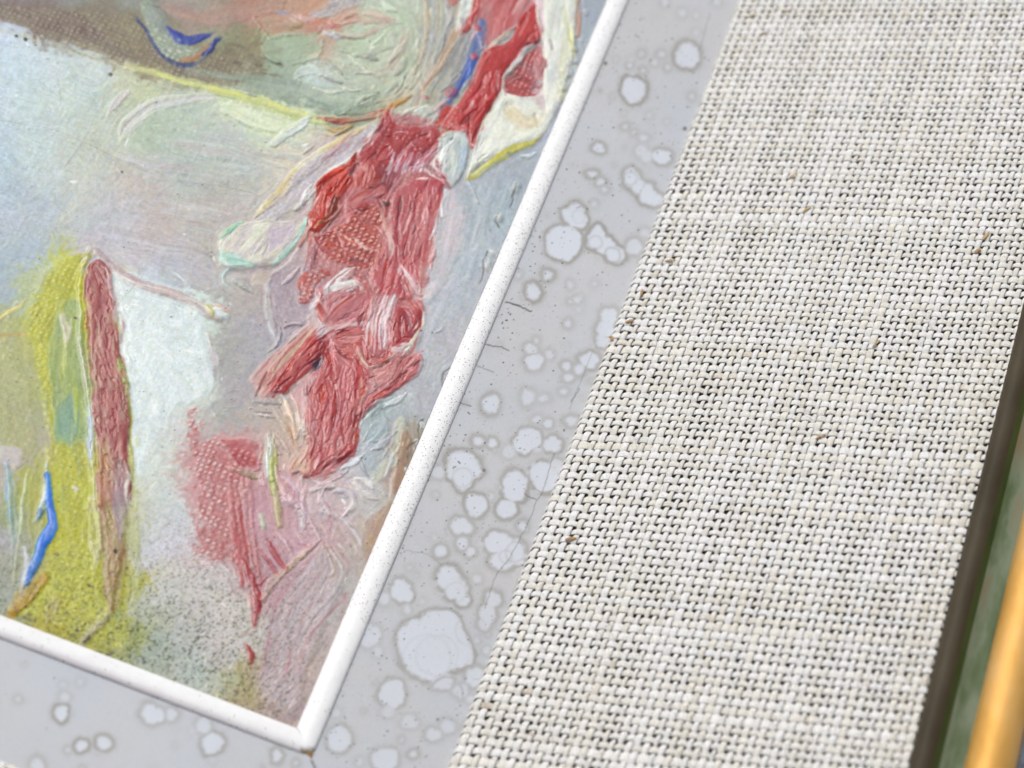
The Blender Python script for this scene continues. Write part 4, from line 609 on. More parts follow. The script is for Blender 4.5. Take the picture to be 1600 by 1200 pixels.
def slip_maps():
    W,H=RW,RH
    step=1
    f=cell(FB,XX/11,YY/11)*.5+cell(FB,XX/24+3,YY/24)*.3+cell(FB,XX/5.5,YY/5.5)*.2;g=cell(T128,XX/4,YY/4); f2=cell(FB,XX/40+5,YY/40)
    c=np.empty((H,W,3),np.float32); c[:]=hexc('c2c4c8')
    c*=(1+(f2-.5)*.05+(cell(T128b,XX/2.2,YY/2.2)-.5)*.03)[...,None]
    tint=cell(FB,XX/25+60,YY/25); c[...,0]*=1+(tint-.5)*.04; c[...,2]*=1-(tint-.5)*.04
    h=(f2-.5)*.04+(g-.5)*.006
    inner=np.full((H,W),-99.,np.float32); strg=np.zeros((H,W),np.float32)
    r2=np.random.RandomState(5)
    allsp=list(SPOTS)
    for _ in range(260):
        x=560+r2.rand()*560; y=-100+r2.rand()*1350; allsp.append((x,y,1.6+r2.rand()**3*5,.18+.4*r2.rand()))
    for _ in range(24): allsp.append((-120+r2.rand()*560,1030+r2.rand()*200,1.5+r2.rand()**2*5,.2+.4*r2.rand()))
    for n,(x,y,r,s) in enumerate(allsp):
        P=np.array([[x,y]]);sl=box(P,r*2+14);X=XX[sl]-x;Y=YY[sl]-y
        if X.size==0: continue
        th=np.arctan2(Y,X); k=r2.rand(6)*6.28; am=.2+r2.rand()*.9 if r<40 else .25
        rad=r*(1+am*(.07*np.sin(2*th+k[0])+.07*np.sin(3*th+k[1])+.045*np.sin(5*th+k[2])+.04*np.sin(8*th+k[3])))
        # spots dried flatter along the slip
        d=rad-np.hypot(X*(1+.12*np.sin(k[4])),Y*(1-.12*np.sin(k[5])+.06))+(f[sl]-.5)*(r*1.0+4)+(g[sl]-.5)*min(r*.12,3)
        m=d>inner[sl]; inner[sl]=np.where(m,d,inner[sl]); strg[sl]=np.where(m,s,strg[sl])
    ii=inner
    core=sm(.3,4.8,ii)*np.clip(strg*1.15,0,1); halo=np.exp(-((ii+1.)/3.4)**2)*np.clip(strg,0,1)**1.5*(.25+1.45*cell(FB,XX/15+9,YY/15)); halo2=np.exp(-((ii+4)/5.5)**2)*strg
    core=core*(.82+.3*(f2-.5)+.5*(f-.5)); c=c*(1-core[...,None]*.8)+hexc('d7dde7')*core[...,None]*.8
    c=c*(1-np.clip(halo*.72+halo2*.22,0,1)[...,None])+hexc('a09e9a')*np.clip(halo*.72+halo2*.22,0,1)[...,None]
    h+=halo*.012-core*.01
    # faint second tide-lines inside the largest stain
    for (x,y,r,ko) in ((683,1026,30,.16),(735,985,20,.2),(697,1084,25,.75),(706,1100,12,.3),(930,380,13,.35),(957,398,15,.5),(790,868,13,.3),(803,862,17,.35),(665,1030,36,.14),(986,280,11,.35),(723,745,15,.3),(712,924,15,.25),(905,340,12,.2)):
        q=np.hypot(XX-x,YY-y)-r+(f-.5)*24; a=np.exp(-(q/2.)**2)*ko*(ii>1.2); c=c*(1-a[...,None])+hexc('a6a7a8')*a[...,None]
    def ln(pts,w,op,hh,col='3a3634',jit=2.):
        nonlocal c,h
        P=crom(pts,6);P=P+(r2.rand(*P.shape)-.5)*jit;sl=box(P,5);x=XX[sl];y=YY[sl];b=np.full(x.shape,1e9,np.float32)
        for i in range(len(P)-1):
            ax,ay=P[i];dx,dy=P[i+1]-P[i];u=np.clip(((x-ax)*dx+(y-ay)*dy)/(dx*dx+dy*dy+1e-6),0,1);b=np.minimum(b,np.hypot(x-ax-u*dx,y-ay-u*dy))
        a=np.clip(w+.5-b,0,1)*op; c[sl]=c[sl]*(1-a[...,None])+hexc(col)*a[...,None]; h[sl]-=hh*a
    ln([(791,472),(800,474),(812,478),(822,483),(830,487)],.8,.9,.05); ln([(800,474),(812,479)],1.1,.5,.04,jit=1)
    ln([(760,538),(772,541),(785,543),(795,548)],.7,.7,.03); ln([(746,572),(760,577),(772,582)],.6,.45,.02); ln([(720,630),(728,632),(736,635)],.6,.6,.02)
    ln([(866,708),(856,742),(846,772),(838,784),(826,816),(812,842),(796,872),(776,898),(762,936),(757,950)],.5,.5,.02,jit=2)
    ln([(838,780),(826,776),(820,772)],.6,.6,.02); ln([(632,860),(650,862),(668,866),(680,874),(690,884)],.5,.28,.01); ln([(905,606),(898,620),(892,628)],.6,.5,.02)
    ln([(810,902),(798,940),(786,972),(776,996)],.6,.35,.02,'6c6a66'); ln([(1110,20),(1098,60),(1092,80)],.5,.35,.01)
    ln([(487,1189),(492,1205),(498,1240)],1.0,.75,.06); ln([(890,640),(905,600),(926,548)],.5,.3,.01)
    ln([(740,1060),(752,1060),(764,1040)],.5,.25,.01)
    for _ in range(1500):
        y=-100+r2.rand()*1330; t=(1150-y)/1150.
        x=500+t*470+r2.rand()**1.5*230 if r2.rand()<.85 else -100+r2.rand()*600
        i=int(y+PAD);j=int(x+PAD)
        if not(1<i<H-3 and 1<j<W-3): continue
        a=.25+.6*r2.rand()**2; c[i,j]*=1-a
        if r2.rand()<.25: c[i:i+2,j:j+2]*=1-a*.9
    for x,y in ((794,488),(797,491),(785,503),(790,500),(802,499),(784,505),(786,512),(800,520),(843,371),(832,392),(835,385),(843,369),(727,679),(731,644),(733,646),(703,681),(725,615),(665,858),(1000,30),(993,55),(997,57),(1070,200),(947,97)):
        i=int(y+PAD);j=int(x+PAD); c[i:i+2,j:j+2]*=.3
    for x,y,r in ((946,99,3),(1070,201,3.2),(756,735,2.6),(684,1124,2),(925,115,1.6)):
        sl=box(np.array([[x,y]]),8);d=np.hypot(XX[sl]-x,YY[sl]-y);a=sm(r+1,r-.5,d)*.65;c[sl]=c[sl]*(1-a[...,None])+hexc('5c5650')*a[...,None]
    return np.clip(c,.02,1),h
#RASTER-END
# ---------------------------------------------------------------- helpers
def project(x,y,z):
    X=CR[0,0]*x+CR[0,1]*y+CR[0,2]*z+T3[0];Y=CR[1,0]*x+CR[1,1]*y+CR[1,2]*z+T3[1];Z=CR[2,0]*x+CR[2,1]*y+CR[2,2]*z+T3[2]
    return CX+FPX*X/Z, CY+FPX*Y/Z
T3=-CR@CC
def fetch(A,px,py):
    x=np.clip(px+PAD,0,RW-1.01);y=np.clip(py+PAD,0,RH-1.01);i=y.astype(int);j=x.astype(int);u=(y-i);v=(x-j)
    if A.ndim==3:u=u[...,None];v=v[...,None]
    return (A[i,j]*(1-v)+A[i,j+1]*v)*(1-u)+(A[i+1,j]*(1-v)+A[i+1,j+1]*v)*u
def lin(c): return np.where(c<=.04045,c/12.92,((c+.055)/1.055)**2.4)
def mesh_np(name,V,F,mat,parent=None,smooth=True,col=None,nrm=None,uv=None,label=None,kind=None):
    V=np.ascontiguousarray(V,np.float32)*MM; F=np.ascontiguousarray(F,np.int32); k=F.shape[1]
    me=bpy.data.meshes.new(name); me.vertices.add(len(V)); me.vertices.foreach_set('co',V.ravel())
    me.loops.add(F.size); me.loops.foreach_set('vertex_index',F.ravel())
    me.polygons.add(len(F)); me.polygons.foreach_set('loop_start',np.arange(0,F.size,k,dtype=np.int32)); me.polygons.foreach_set('loop_total',np.full(len(F),k,np.int32))
    me.polygons.foreach_set('use_smooth',np.full(len(F),smooth)); me.update(calc_edges=True)
    if col is not None:
        a=me.color_attributes.new('pigment','FLOAT_COLOR','POINT'); a.data.foreach_set('color',np.ascontiguousarray(col,np.float32).ravel())
    if uv is not None:
        u=me.uv_layers.new(name='UVMap'); u.data.foreach_set('uv',np.ascontiguousarray(uv[F.ravel()],np.float32).ravel())
    if nrm is not None: me.normals_split_custom_set_from_vertices(nrm.tolist())
    me.materials.append(mat); o=bpy.data.objects.new(name,me); C.collection.objects.link(o)
    if parent: o.parent=parent
    if label: o['label']=label
    if kind: o['kind']=kind
    return o
def empty(name,label,cat):
    o=bpy.data.objects.new(name,None); C.collection.objects.link(o); o['label']=label; o['category']=cat; o.empty_display_size=.01; return o
def node_mat(name):
    m=bpy.data.materials.new(name); m.use_nodes=True; n=m.node_tree; n.nodes.clear()
    b=n.nodes.new('ShaderNodeBsdfPrincipled'); o=n.nodes.new('ShaderNodeOutputMaterial'); n.links.new(b.outputs[0],o.inputs[0])
    return m,n,b
def mmcoord(n,scale=(1,1,1)):
    t=n.nodes.new('ShaderNodeTexCoord'); mp=n.nodes.new('ShaderNodeMapping'); mp.inputs['Scale'].default_value=[s*1000 for s in scale]
    n.links.new(t.outputs['Object'],mp.inputs[0]); return mp.outputs[0]
def noise(n,vec,scale,detail=3,rough=.5):
    t=n.nodes.new('ShaderNodeTexNoise'); t.inputs['Scale'].default_value=scale; t.inputs['Detail'].default_value=detail; t.inputs['Roughness'].default_value=rough
    n.links.new(vec,t.inputs['Vector']); return t.outputs[0]
def ramp(n,fac,stops,interp='LINEAR'):
    r=n.nodes.new('ShaderNodeValToRGB'); r.color_ramp.interpolation=interp; e=r.color_ramp.elements
    while len(e)<len(stops): e.new(.5)
    for k,(p,c) in enumerate(stops): e[k].position=p; e[k].color=(*c,1) if len(c)==3 else c
    n.links.new(fac,r.inputs[0]); return r.outputs[0]
def mul(n,a,b,fac=1.,mode='MULTIPLY'):
    m=n.nodes.new('ShaderNodeMix'); m.data_type='RGBA'; m.blend_type=mode; m.inputs[0].default_value=fac
    n.links.new(a,m.inputs[6]); 
    if hasattr(b,'links') or not isinstance(b,tuple): n.links.new(b,m.inputs[7])
    else: m.inputs[7].default_value=(*b,1)
    return m.outputs[2]
def mixf(n,fac,a,b):
    m=n.nodes.new('ShaderNodeMix'); m.data_type='RGBA'; n.links.new(fac,m.inputs[0])
    for v,s in ((a,6),(b,7)):
        if isinstance(v,tuple): m.inputs[s].default_value=(*v,1)
        else: n.links.new(v,m.inputs[s])
    return m.outputs[2]
def bump(n,b,h,dist,strength=1.):
    u=n.nodes.new('ShaderNodeBump'); u.inputs['Strength'].default_value=strength; u.inputs['Distance'].default_value=dist*MM; n.links.new(h,u.inputs['Height']); n.links.new(u.outputs[0],b.inputs['Normal'])
def S3(h): return tuple(float(v) for v in lin(hexc(h)))
# ---------------------------------------------------------------- materials
def mat_pigment(name,r0,r1,grain,gs):
    m,n,b=node_mat(name); a=n.nodes.new('ShaderNodeAttribute'); a.attribute_name='pigment'; v=mmcoord(n)
    g=noise(n,v,gs,4,.65); col=mul(n,a.outputs['Color'],ramp(n,g,[(.3,(.92,.92,.92)),(.7,(1.06,1.06,1.06))]))
    n.links.new(col,b.inputs['Base Color'])
    mr=n.nodes.new('ShaderNodeMapRange'); mr.inputs['To Min'].default_value=r0; mr.inputs['To Max'].default_value=r1; n.links.new(a.outputs['Alpha'],mr.inputs['Value']); n.links.new(mr.outputs[0],b.inputs['Roughness'])
    b.inputs['Specular IOR Level'].default_value=.5
    bump(n,b,noise(n,v,gs*1.2,3,.6),grain,.6); return m
M_paint=mat_pigment('oil_paint',.58,.26,.02,9.)
M_slip=mat_pigment('painted_slip',.62,.55,.006,14.)
def mat_bead():
    m,n,b=node_mat('white_bead_paint'); v=mmcoord(n); a=n.nodes.new('ShaderNodeAttribute'); a.attribute_name='pigment'
    vo=n.nodes.new('ShaderNodeTexVoronoi'); vo.inputs['Scale'].default_value=4.9; n.links.new(v,vo.inputs['Vector'])
    # each cell carries one grain of dirt, kept only where its random value and the wear mask allow
    sep=n.nodes.new('ShaderNodeSeparateColor'); n.links.new(vo.outputs['Color'],sep.inputs[0])
    big=noise(n,v,.09,2,.6); 
    th=n.nodes.new('ShaderNodeMath'); th.operation='MULTIPLY'; n.links.new(a.outputs['Alpha'],th.inputs[0]); n.links.new(big,th.inputs[1])
    lt=n.nodes.new('ShaderNodeMath'); lt.operation='LESS_THAN'; n.links.new(sep.outputs[0],lt.inputs[0]); n.links.new(th.outputs[0],lt.inputs[1])
    sz=n.nodes.new('ShaderNodeMath'); sz.operation='MULTIPLY'; sz.inputs[1].default_value=.44; n.links.new(sep.outputs[1],sz.inputs[0])
    ds=n.nodes.new('ShaderNodeMath'); ds.operation='LESS_THAN'; n.links.new(vo.outputs['Distance'],ds.inputs[0]); n.links.new(sz.outputs[0],ds.inputs[1])
    mk=n.nodes.new('ShaderNodeMath'); mk.operation='MULTIPLY'; n.links.new(lt.outputs[0],mk.inputs[0]); n.links.new(ds.outputs[0],mk.inputs[1])
    mk2=n.nodes.new('ShaderNodeMath'); mk2.operation='MULTIPLY'; mk2.inputs[1].default_value=.68; n.links.new(mk.outputs[0],mk2.inputs[0])
    base=mul(n,a.outputs['Color'],ramp(n,noise(n,v,.8,4,.6),[(.35,(.95,.945,.95)),(.6,(1,1,1))]))
    n.links.new(mixf(n,mk2.outputs[0],base,(.12,.10,.09)),b.inputs['Base Color'])
    b.inputs['Roughness'].default_value=.5; bump(n,b,noise(n,v,3.5,4,.6),.03,.7); return m
M_bead=mat_bead()
def mat_thread():
    m,n,b=node_mat('linen_thread'); a=n.nodes.new('ShaderNodeAttribute'); a.attribute_name='pigment'
    uv=n.nodes.new('ShaderNodeUVMap'); mp=n.nodes.new('ShaderNodeMapping'); mp.inputs['Scale'].default_value=(.8,4.,1); n.links.new(uv.outputs[0],mp.inputs[0])
    f=noise(n,mp.outputs[0],3.2,4,.65)
    col=mul(n,a.outputs['Color'],ramp(n,f,[(.30,(.78,.75,.69)),(.46,(.97,.96,.94)),(.7,(1.05,1.05,1.05))]))
    n.links.new(col,b.inputs['Base Color']); b.inputs['Roughness'].default_value=.75
    b.inputs['Specular IOR Level'].default_value=.35
    b.inputs['Subsurface Weight'].default_value=.22; b.inputs['Subsurface Scale'].default_value=.00035; b.inputs['Subsurface Radius'].default_value=(1,.9,.75)
    bump(n,b,f,.16,1.); return m
M_thread=mat_thread()
def mat_plain(name,stops,scale,rough,metal=0,stretch=(1,1,1),bd=.02,bs=2.):
    m,n,b=node_mat(name); v=mmcoord(n,stretch); n.links.new(ramp(n,noise(n,v,scale,5,.6),stops),b.inputs['Base Color'])
    b.inputs['Specular IOR Level'].default_value=.12; b.inputs['Roughness'].default_value=rough; b.inputs['Metallic'].default_value=metal; bump(n,b,noise(n,v,bs,4,.6),bd,.8); return m
M_board=mat_plain('liner_board',[(.3,(.15,.115,.10)),(.7,(.27,.21,.18))],.8,.9)
M_lip=mat_plain('dark_olive_lip',[(.3,(.040,.031,.018)),(.7,(.070,.056,.034))],.25,.55,0,(1,.35,1))
M_cove=mat_plain('worn_green_paint',[(.32,(.045,.065,.02)),(.46,(.085,.115,.055)),(.56,(.14,.17,.11)),(.7,(.17,.13,.08))],.3,.55,0,(1,.25,1),.05,1.5)
M_gilt=mat_plain('gilt_bronze',[(.3,(.52,.27,.055)),(.5,(.64,.36,.10)),(.7,(.68,.42,.17))],.22,.56,.35,(1,.4,1),.02,1.0)
M_edge=mat_plain('brown_outer_edge',[(.3,(.05,.03,.015)),(.7,(.12,.07,.035))],.3,.6)
M_ground=mat_plain('pale_ground',[(.3,(.42,.44,.48)),(.5,(.60,.63,.68)),(.62,(.30,.31,.34)),(.7,(.62,.65,.70))],.35,.85)
M_crumb=M_paint
# ---------------------------------------------------------------- things
painting=empty('oil_painting','old oil painting with thick red, white and yellow impasto strokes inside the white bead','painting')
frame=empty('picture_frame','picture frame with white bead, stained grey slip, woven linen liner and gilt edge','picture frame')
# ---------------------------------------------------------------- relief sheets (canvas, slip)
def relief(xs,ys,zb,colf,parts,parent,mat,keep=None,blk=8,idf=None):
    """regular plane grid; 8x8 blocks outside the picture's reach become one quad each"""
    nx,ny=len(xs),len(ys); gx,gy=np.meshgrid(xs,ys); z,col,ids=colf(gx,gy)
    zz=z+zb
    gyy,gxx=np.gradient(zz,ys,xs); N=np.stack([-gxx,-gyy,np.ones_like(gxx)],-1); N/=np.linalg.norm(N,axis=-1,keepdims=True)
    V=np.stack([gx,gy,zz],-1).reshape(-1,3); Nf=N.reshape(-1,3); Cf=col.reshape(-1,4)
    idx=np.arange(nx*ny).reshape(ny,nx); nbx,nby=(nx-1)//blk,(ny-1)//blk
    fine=[];fid=[];coarse=[];cid=[]
    px,py=project(gx,gy,zz)
    for b in range(nby):
        for a in range(nbx):
            j0,i0=a*blk,b*blk; s=idx[i0:i0+blk+1,j0:j0+blk+1]
            p=px[i0:i0+blk+1:blk,j0:j0+blk+1:blk];q=py[i0:i0+blk+1:blk,j0:j0+blk+1:blk]
            if keep is not None and not keep(gx[i0:i0+blk+1:blk,j0:j0+blk+1:blk],gy[i0:i0+blk+1:blk,j0:j0+blk+1:blk]).any(): continue
            if p.max()>-50 and p.min()<1650 and q.max()>-50 and q.min()<1250:
                fine.append(np.stack([s[:-1,:-1],s[:-1,1:],s[1:,1:],s[1:,:-1]],-1).reshape(-1,4))
            else: coarse.append([s[0,0],s[0,-1],s[-1,-1],s[-1,0]])
    F=np.concatenate(fine+([np.array(coarse)] if coarse else []))
    I=ids.reshape(-1)[F]; fidv=I.min(1) if keep is None else I[:,0]
    if keep is not None:
        cx=gx.reshape(-1)[F].mean(1);cy=gy.reshape(-1)[F].mean(1); k=keep(cx,cy); F=F[k];cx=cx[k];cy=cy[k]; fidv=(cy>-cx).astype(int)
    for i in np.unique(fidv):
        f=F[fidv==i]
        u,inv=np.unique(f,return_inverse=True)
        nm,lb=parts(int(i),len(f))
        if nm is None: continue
        mesh_np(nm,V[u],inv.reshape(f.shape),mat,parent,True,Cf[u],Nf[u],label=lb)
def axis(a,b,lo,hi,d,D):
    fine=np.arange(lo,hi+d*.5,d); 
    left=np.arange(lo-D,a-D,-D)[::-1] if a<lo else np.array([]); right=np.arange(fine[-1]+D,b+D,D) if b>hi else np.array([])
    return np.concatenate([left,fine,right])
build_base(); paint_strokes(); finish()
# tiny owners fall back to the canvas layer
cnt=np.bincount(IDM[PAD:PAD+1200,PAD:PAD+1000].ravel(),minlength=_nid[0]+1)
for k in range(1,_nid[0]+1):
    if cnt[k]<60: IDM[IDM==k]=0
GLO=np.clip(GLO,0,1)
def paint_src(gx,gy):
    px,py=project(gx,gy,0*gx); z=fetch(HGT,px,py); c=lin(np.clip(fetch(COL,px,py),0,1))*GAIN; g=fetch(GLO,px,py)
    ids=IDM[np.clip((py+PAD).astype(int),0,RH-1),np.clip((px+PAD).astype(int),0,RW-1)]
    out=(px<-20)|(py<-40); ids=np.where(out,0,ids)
    edge=np.exp(-((gx-.2)/.5)**2)+np.exp(-((gy-.2)/.5)**2)   # pressed flat under the bead
    z=z*1.1*(1-np.clip(edge,0,.85)); lu=c.mean(-1,keepdims=True); c=np.clip(lu+(c-lu)*1.05,.004,1)**1.17*1.03
    return z,np.concatenate([c,g[...,None]],-1),ids
def paint_parts(i,n):
    if i==0: return 'canvas','primed canvas with thin scumbled pale paint'
    return PARTS[i]
relief(np.arange(-120,.65,.1),np.arange(-.65,168,.125),-.05,paint_src,paint_parts,painting,M_paint)
sc,sh=slip_maps()
def slip_src(gx,gy):
    px,py=project(gx,gy,.2+0*gx); z=fetch(sh,px,py); c=lin(np.clip(fetch(sc,px,py),0,1))*GAIN
    g=np.abs(gx+gy); far=(px<-60)|(px>1150)|(py<-100)|(py>1300)
    z=z-np.exp(-(g/.07)**2)*.12
    return z,np.concatenate([c,np.full(gx.shape+(1,),.4)],-1),0*gx.astype(int)
XL=15.366; WB=2.867
relief(np.arange(2.2,16.3,.1),np.arange(-16.4,170,.12),.2,slip_src,lambda i,n:(('slip_panel','upright grey slip panel covered with pale water spots') if i==1 else (None,None)),frame,M_slip,keep=lambda x,y:(y>-x)&(x>2.2))
relief(np.arange(-122,16.3,.12),np.arange(-16.4,-1.25,.1),.2,slip_src,lambda i,n:(('slip_panel','lower grey slip panel with a few round spots') if i==0 else (None,None)),frame,M_slip,keep=lambda x,y:(y<=-x)&(y<-2.2))
# ---------------------------------------------------------------- white bead (two mitred lengths)
def flipL(V): return np.stack([-V[:,1],-V[:,0],V[:,2]],-1)
def tile_noise(T,a,b): return cell(T,np.asarray(a,np.float32),np.asarray(b,np.float32))
def bead(side):
    n=1500;k=26; L=172.
    t=(np.linspace(0,1,n)**1.35)[:,None]; th=np.linspace(math.radians(205),math.radians(-25),k)[None,:]
    r=1+(tile_noise(FB,t*L/9+side*7,th*2)-.5)*.09+(tile_noise(T128,t*L*1.1,th*3+side)-.5)*.012
    cx_=np.cos(th);sx_=np.sin(th); x=WB/2+(WB/2-.04)*np.sign(cx_)*np.abs(cx_)**1.1*r; z=.10+.60*np.sign(sx_)*np.abs(sx_)**.8*r+(x/WB)*.1
    y=-x+.04+t*(L+x)
    col=np.ones((n,k,4)); col[...,:3]=lin(hexc('e8e8e8'))*.99
    # dirt grains: thicker along the outer flank, heaviest halfway up
    yy=y; out=np.clip((x/WB-.35)*1.5,0,1)
    x=x*(1-.12*np.clip(x/WB,0,1)); dens=(.5+1.4*np.exp(-((yy-38)/26)**2)+.9*np.exp(-((yy-85)/32)**2))*(.55+.9*out) if side==0 else (.1+.45*np.clip((x/WB-.55)*2,0,1))*np.ones_like(yy)
    if side==0: dens=dens*(yy>14)+ (yy<=14)*(.08+.5*out**3)
    col[...,3]=np.clip(dens*.85,0,1.6)
    if side==1: # pinkish grey rubbed lower flank
        rub=np.clip((x/WB-.62)*3.,0,1)*np.clip(tile_noise(FB,yy/2.5+9,x*1.5)*2.2-.7,0,1); col[...,:3]=col[...,:3]*(1-rub[...,None]*.75)+lin(hexc('d0c2c8'))*rub[...,None]*.75
    # chipped outer corner
    dx=x-WB-.0;dy=y+WB; d=np.hypot(dx,dy*.9)+(tile_noise(T128,x*3+side*9,y*3)-.5)*.75; chip=np.clip((1.35-d)/.14,0,1)
    z=z-chip*(.30+.5*tile_noise(T128,x*5,y*5))*np.clip(z-.0,0,1.2)
    cc=lin(hexc('a8854e'))[None,None]*(.6+.9*tile_noise(T128b,x*6,y*6))[...,None]
    col[...,:3]=col[...,:3]*(1-chip[...,None])+cc*chip[...,None]; col[...,3]*=1-chip
    V=np.stack([x+0*y,y,z+0*y],-1).reshape(-1,3); idx=np.arange(n*k).reshape(n,k)
    F=np.stack([idx[:-1,:-1],idx[1:,:-1],idx[1:,1:],idx[:-1,1:]],-1).reshape(-1,4)
    if side==1: V=flipL(V)
    else: F=F[:,::-1]
    F=F[:,::-1]
    mesh_np('bead',V,F,M_bead,frame,True,col.reshape(-1,4),label=['white painted bead running up the right side, peppered with dirt','lower white bead, rubbed pink grey along its edge'][side])
bead(0); bead(1)
# ---------------------------------------------------------------- liner: sloping board under coarse linen
TH=0.4638190062906752; SW=44.632; PU=1.10; PV=.868
ct,sn=math.cos(TH),math.sin(TH); Z0=.8
def slope(s,h):        # s along the slope from the inner edge, h above the cloth's mid plane
    s=np.asarray(s,float); neg=np.minimum(s,0); pos=np.maximum(s,0)
    x=XL+pos*ct-h*sn+neg*.22; z=Z0+pos*sn+h*ct+neg*.95
    x=np.where(s<0,x-h*.6,x)
    return x,z
def sweepL(name,prof,mat,closed=False,label=None,parent=frame,L=172.):
    """profile (x,z) swept along the right side and, mirrored, along the bottom; mitred at the corner"""
    P=np.array(prof,float); n=len(P)
    for side in (0,1):
        ts=np.linspace(0,1,60)**1.5; V=[]
        for t in ts: V.append(np.stack([P[:,0],-P[:,0]+t*(L+P[:,0]),P[:,1]],-1))
        V=np.concatenate(V); idx=np.arange(len(V)).reshape(60,n)
        F=np.stack([idx[:-1,:-1],idx[:-1,1:],idx[1:,1:],idx[1:,:-1]],-1).reshape(-1,4)
        if side: V=flipL(V); F=F[:,::-1]
        mesh_np(name,V,F,mat,parent,True,label=label if side==0 else None)
bx0,bz0=XL+.25,Z0-.15
linen=bpy.data.objects.new('linen_liner',None); C.collection.objects.link(linen); linen.parent=frame; linen.empty_display_size=.01; linen['label']='sloping liner covered in coarse off white linen'
sweepL('liner_board',[(bx0,-1.),(bx0,bz0-.25),(bx0+.25,bz0-.05)]+[(XL+s*ct+.30*sn,Z0+s*sn-.30*ct) for s in np.linspace(.5,SW+.5,8)],M_board,parent=linen)
rt=np.random.RandomState(9)
# weft positions (across, uneven) and warp positions
yj=[-(XL+SW*ct)-3.]; wj=[]
while yj[-1]<171:
    wd=float(np.clip(rt.normal(1.,.08),.8,1.25)); 
    if rt.rand()<.06: wd*=1.3
    wj.append(wd); yj.append(yj[-1]+PU*(.35+.65*wd))
wj.append(1.); yj=np.array(yj); wj=np.array(wj)
sc_=( (171-yj[0])/PU )/(len(yj)-1); yj=yj[0]+(yj-yj[0])*sc_/1.0 if abs(sc_-1)<.2 else yj
NJ=len(yj)
si=[.30];wi=[]
while si[-1]<SW-.2:
    wd=float(np.clip(rt.normal(1,.13),.72,1.4)); wi.append(wd); si.append(si[-1]+PV*(.3+.7*wd))
wi.append(1.); si=np.array(si); si=.30+(si-.30)*((SW-.75)/(si[-1]-.30)); wi=np.array(wi); NI=len(si)
JR=np.arange(NJ); IR=np.arange(NI)
AMP=.125; tris=[0]
CREAM=[lin(hexc(c)) for c in ('f2f1ec','f4f3f0','eeebe3','f4f3f2','f1eee6','f3f3f2')]
TAN=lin(hexc('b89a70'))
def tube(P,N,B,a,b,k=8,u0=0.):
    """elliptical tube: centre P, normal N (up), binormal B (sideways), half width a, half height b"""
    n=len(P); ph=np.linspace(0,2*np.pi,k,endpoint=False); c,s=np.cos(ph),np.sin(ph); c=np.sign(c)*np.abs(c)**.75
    V=P[:,None]+B[:,None]*(a[:,None]*c[None])[...,None]+N[:,None]*(b[:,None]*s[None])[...,None]
    idx=np.arange(n*k).reshape(n,k); nx=np.roll(idx,-1,1)
    F=np.stack([idx[:-1],nx[:-1],nx[1:],idx[1:]],-1).reshape(-1,4)
    Lc=np.concatenate([[0],np.cumsum(np.linalg.norm(np.diff(P,axis=0),axis=1))])
    uv=np.stack([np.repeat(Lc+u0,k),np.tile(np.minimum(ph,2*np.pi-ph)/np.pi,n)],-1)
    return V.reshape(-1,3),F,uv
def frames(P,Nref):
    T=np.gradient(P,axis=0); T/=np.linalg.norm(T,axis=1,keepdims=True)
    Bn=np.cross(T,Nref); Bn/=np.linalg.norm(Bn,axis=1,keepdims=True); N=np.cross(Bn,T); return T,Bn,N
def thread_col(n,k,seed,x,y):
    base=CREAM[rt.randint(len(CREAM))]; c=np.tile(base,(n,1))
    v=tile_noise(FB,x/6+seed*3,y/6+seed*1.7); w2=np.clip((v-.56)*4,0,1)[:,None]; c=c*(1-.26*w2)+lin(hexc('d9cfb8'))*.26*w2; c=c*(1+(tile_noise(T128b,x/2.1+seed,y/2.1)-.5)*.07)[:,None]
    t=tile_noise(T128,x/1.6+seed*5,y/1.6); m=np.clip((t-.86)*7,0,1)*np.clip(rt.rand()*1.3-.25,0,1); c=c*(1-m[:,None]*.55)+TAN*m[:,None]*.55
    c=c*.94
    return np.repeat(np.concatenate([c,np.ones((n,1))],1),k,0)
def DS(s,y): return (tile_noise(FB,y/16+0*s,0*y+s/30)-.5)*1.5*np.clip(s/7,0.04,1)
def DY(s,y): return (tile_noise(FB,s/18+40+0*y,0*s+y/40)-.5)*2.4
def warp_at(i,y): return si[i]+DS(si[i]+0*y,y)+(tile_noise(FB,y/4+i*7.3,0*y+i*.37)-.5)*.16
def weft_at(j,s): return yj[j]+DY(s,yj[j]+0*s)+(tile_noise(FB,s/4+j*3.1,0*s+j*.61)-.5)*.14
nrm_=np.array([-sn,0,ct])
def build_warp(i,side):
    x0=XL+si[i]*ct; y0=-x0+.2; st_=PU/5
    y=np.arange(y0,171,st_); s=warp_at(i,y); j=np.interp(y-DY(s,y),yj,JR)
    h=AMP*(1 if i%2==0 else -1)*np.cos(np.pi*j); sg=(1 if i%2==0 else -1); h=np.sign(h)*np.abs(h)**.7*AMP**.3+.04; s=s+.03*sg*np.sin(np.pi*j)
    x,z=slope(s,h); P=np.stack([x,y,z],-1); T,Bn,N=frames(P,nrm_)
    lo=tile_noise(FB,y/3+i*5,0*y+i); over=np.clip(h/AMP,-1,1)
    a=.295*wi[i]*(.72+.56*lo)*(1+.12*over)*(.86+.28*tile_noise(T128,y/PU*.9+i*3,0*y+i)); a=np.minimum(a,.44); b=.105*(.85+.3*lo)*(1-.06*over)*(.85+.3*tile_noise(T128b,y*1.1+i*3,0*y+i))
    V,F,uv=tube(P,N,Bn,a,b,8,i*17.3); return V,F,uv,thread_col(len(y),8,i*1.3,s,y)
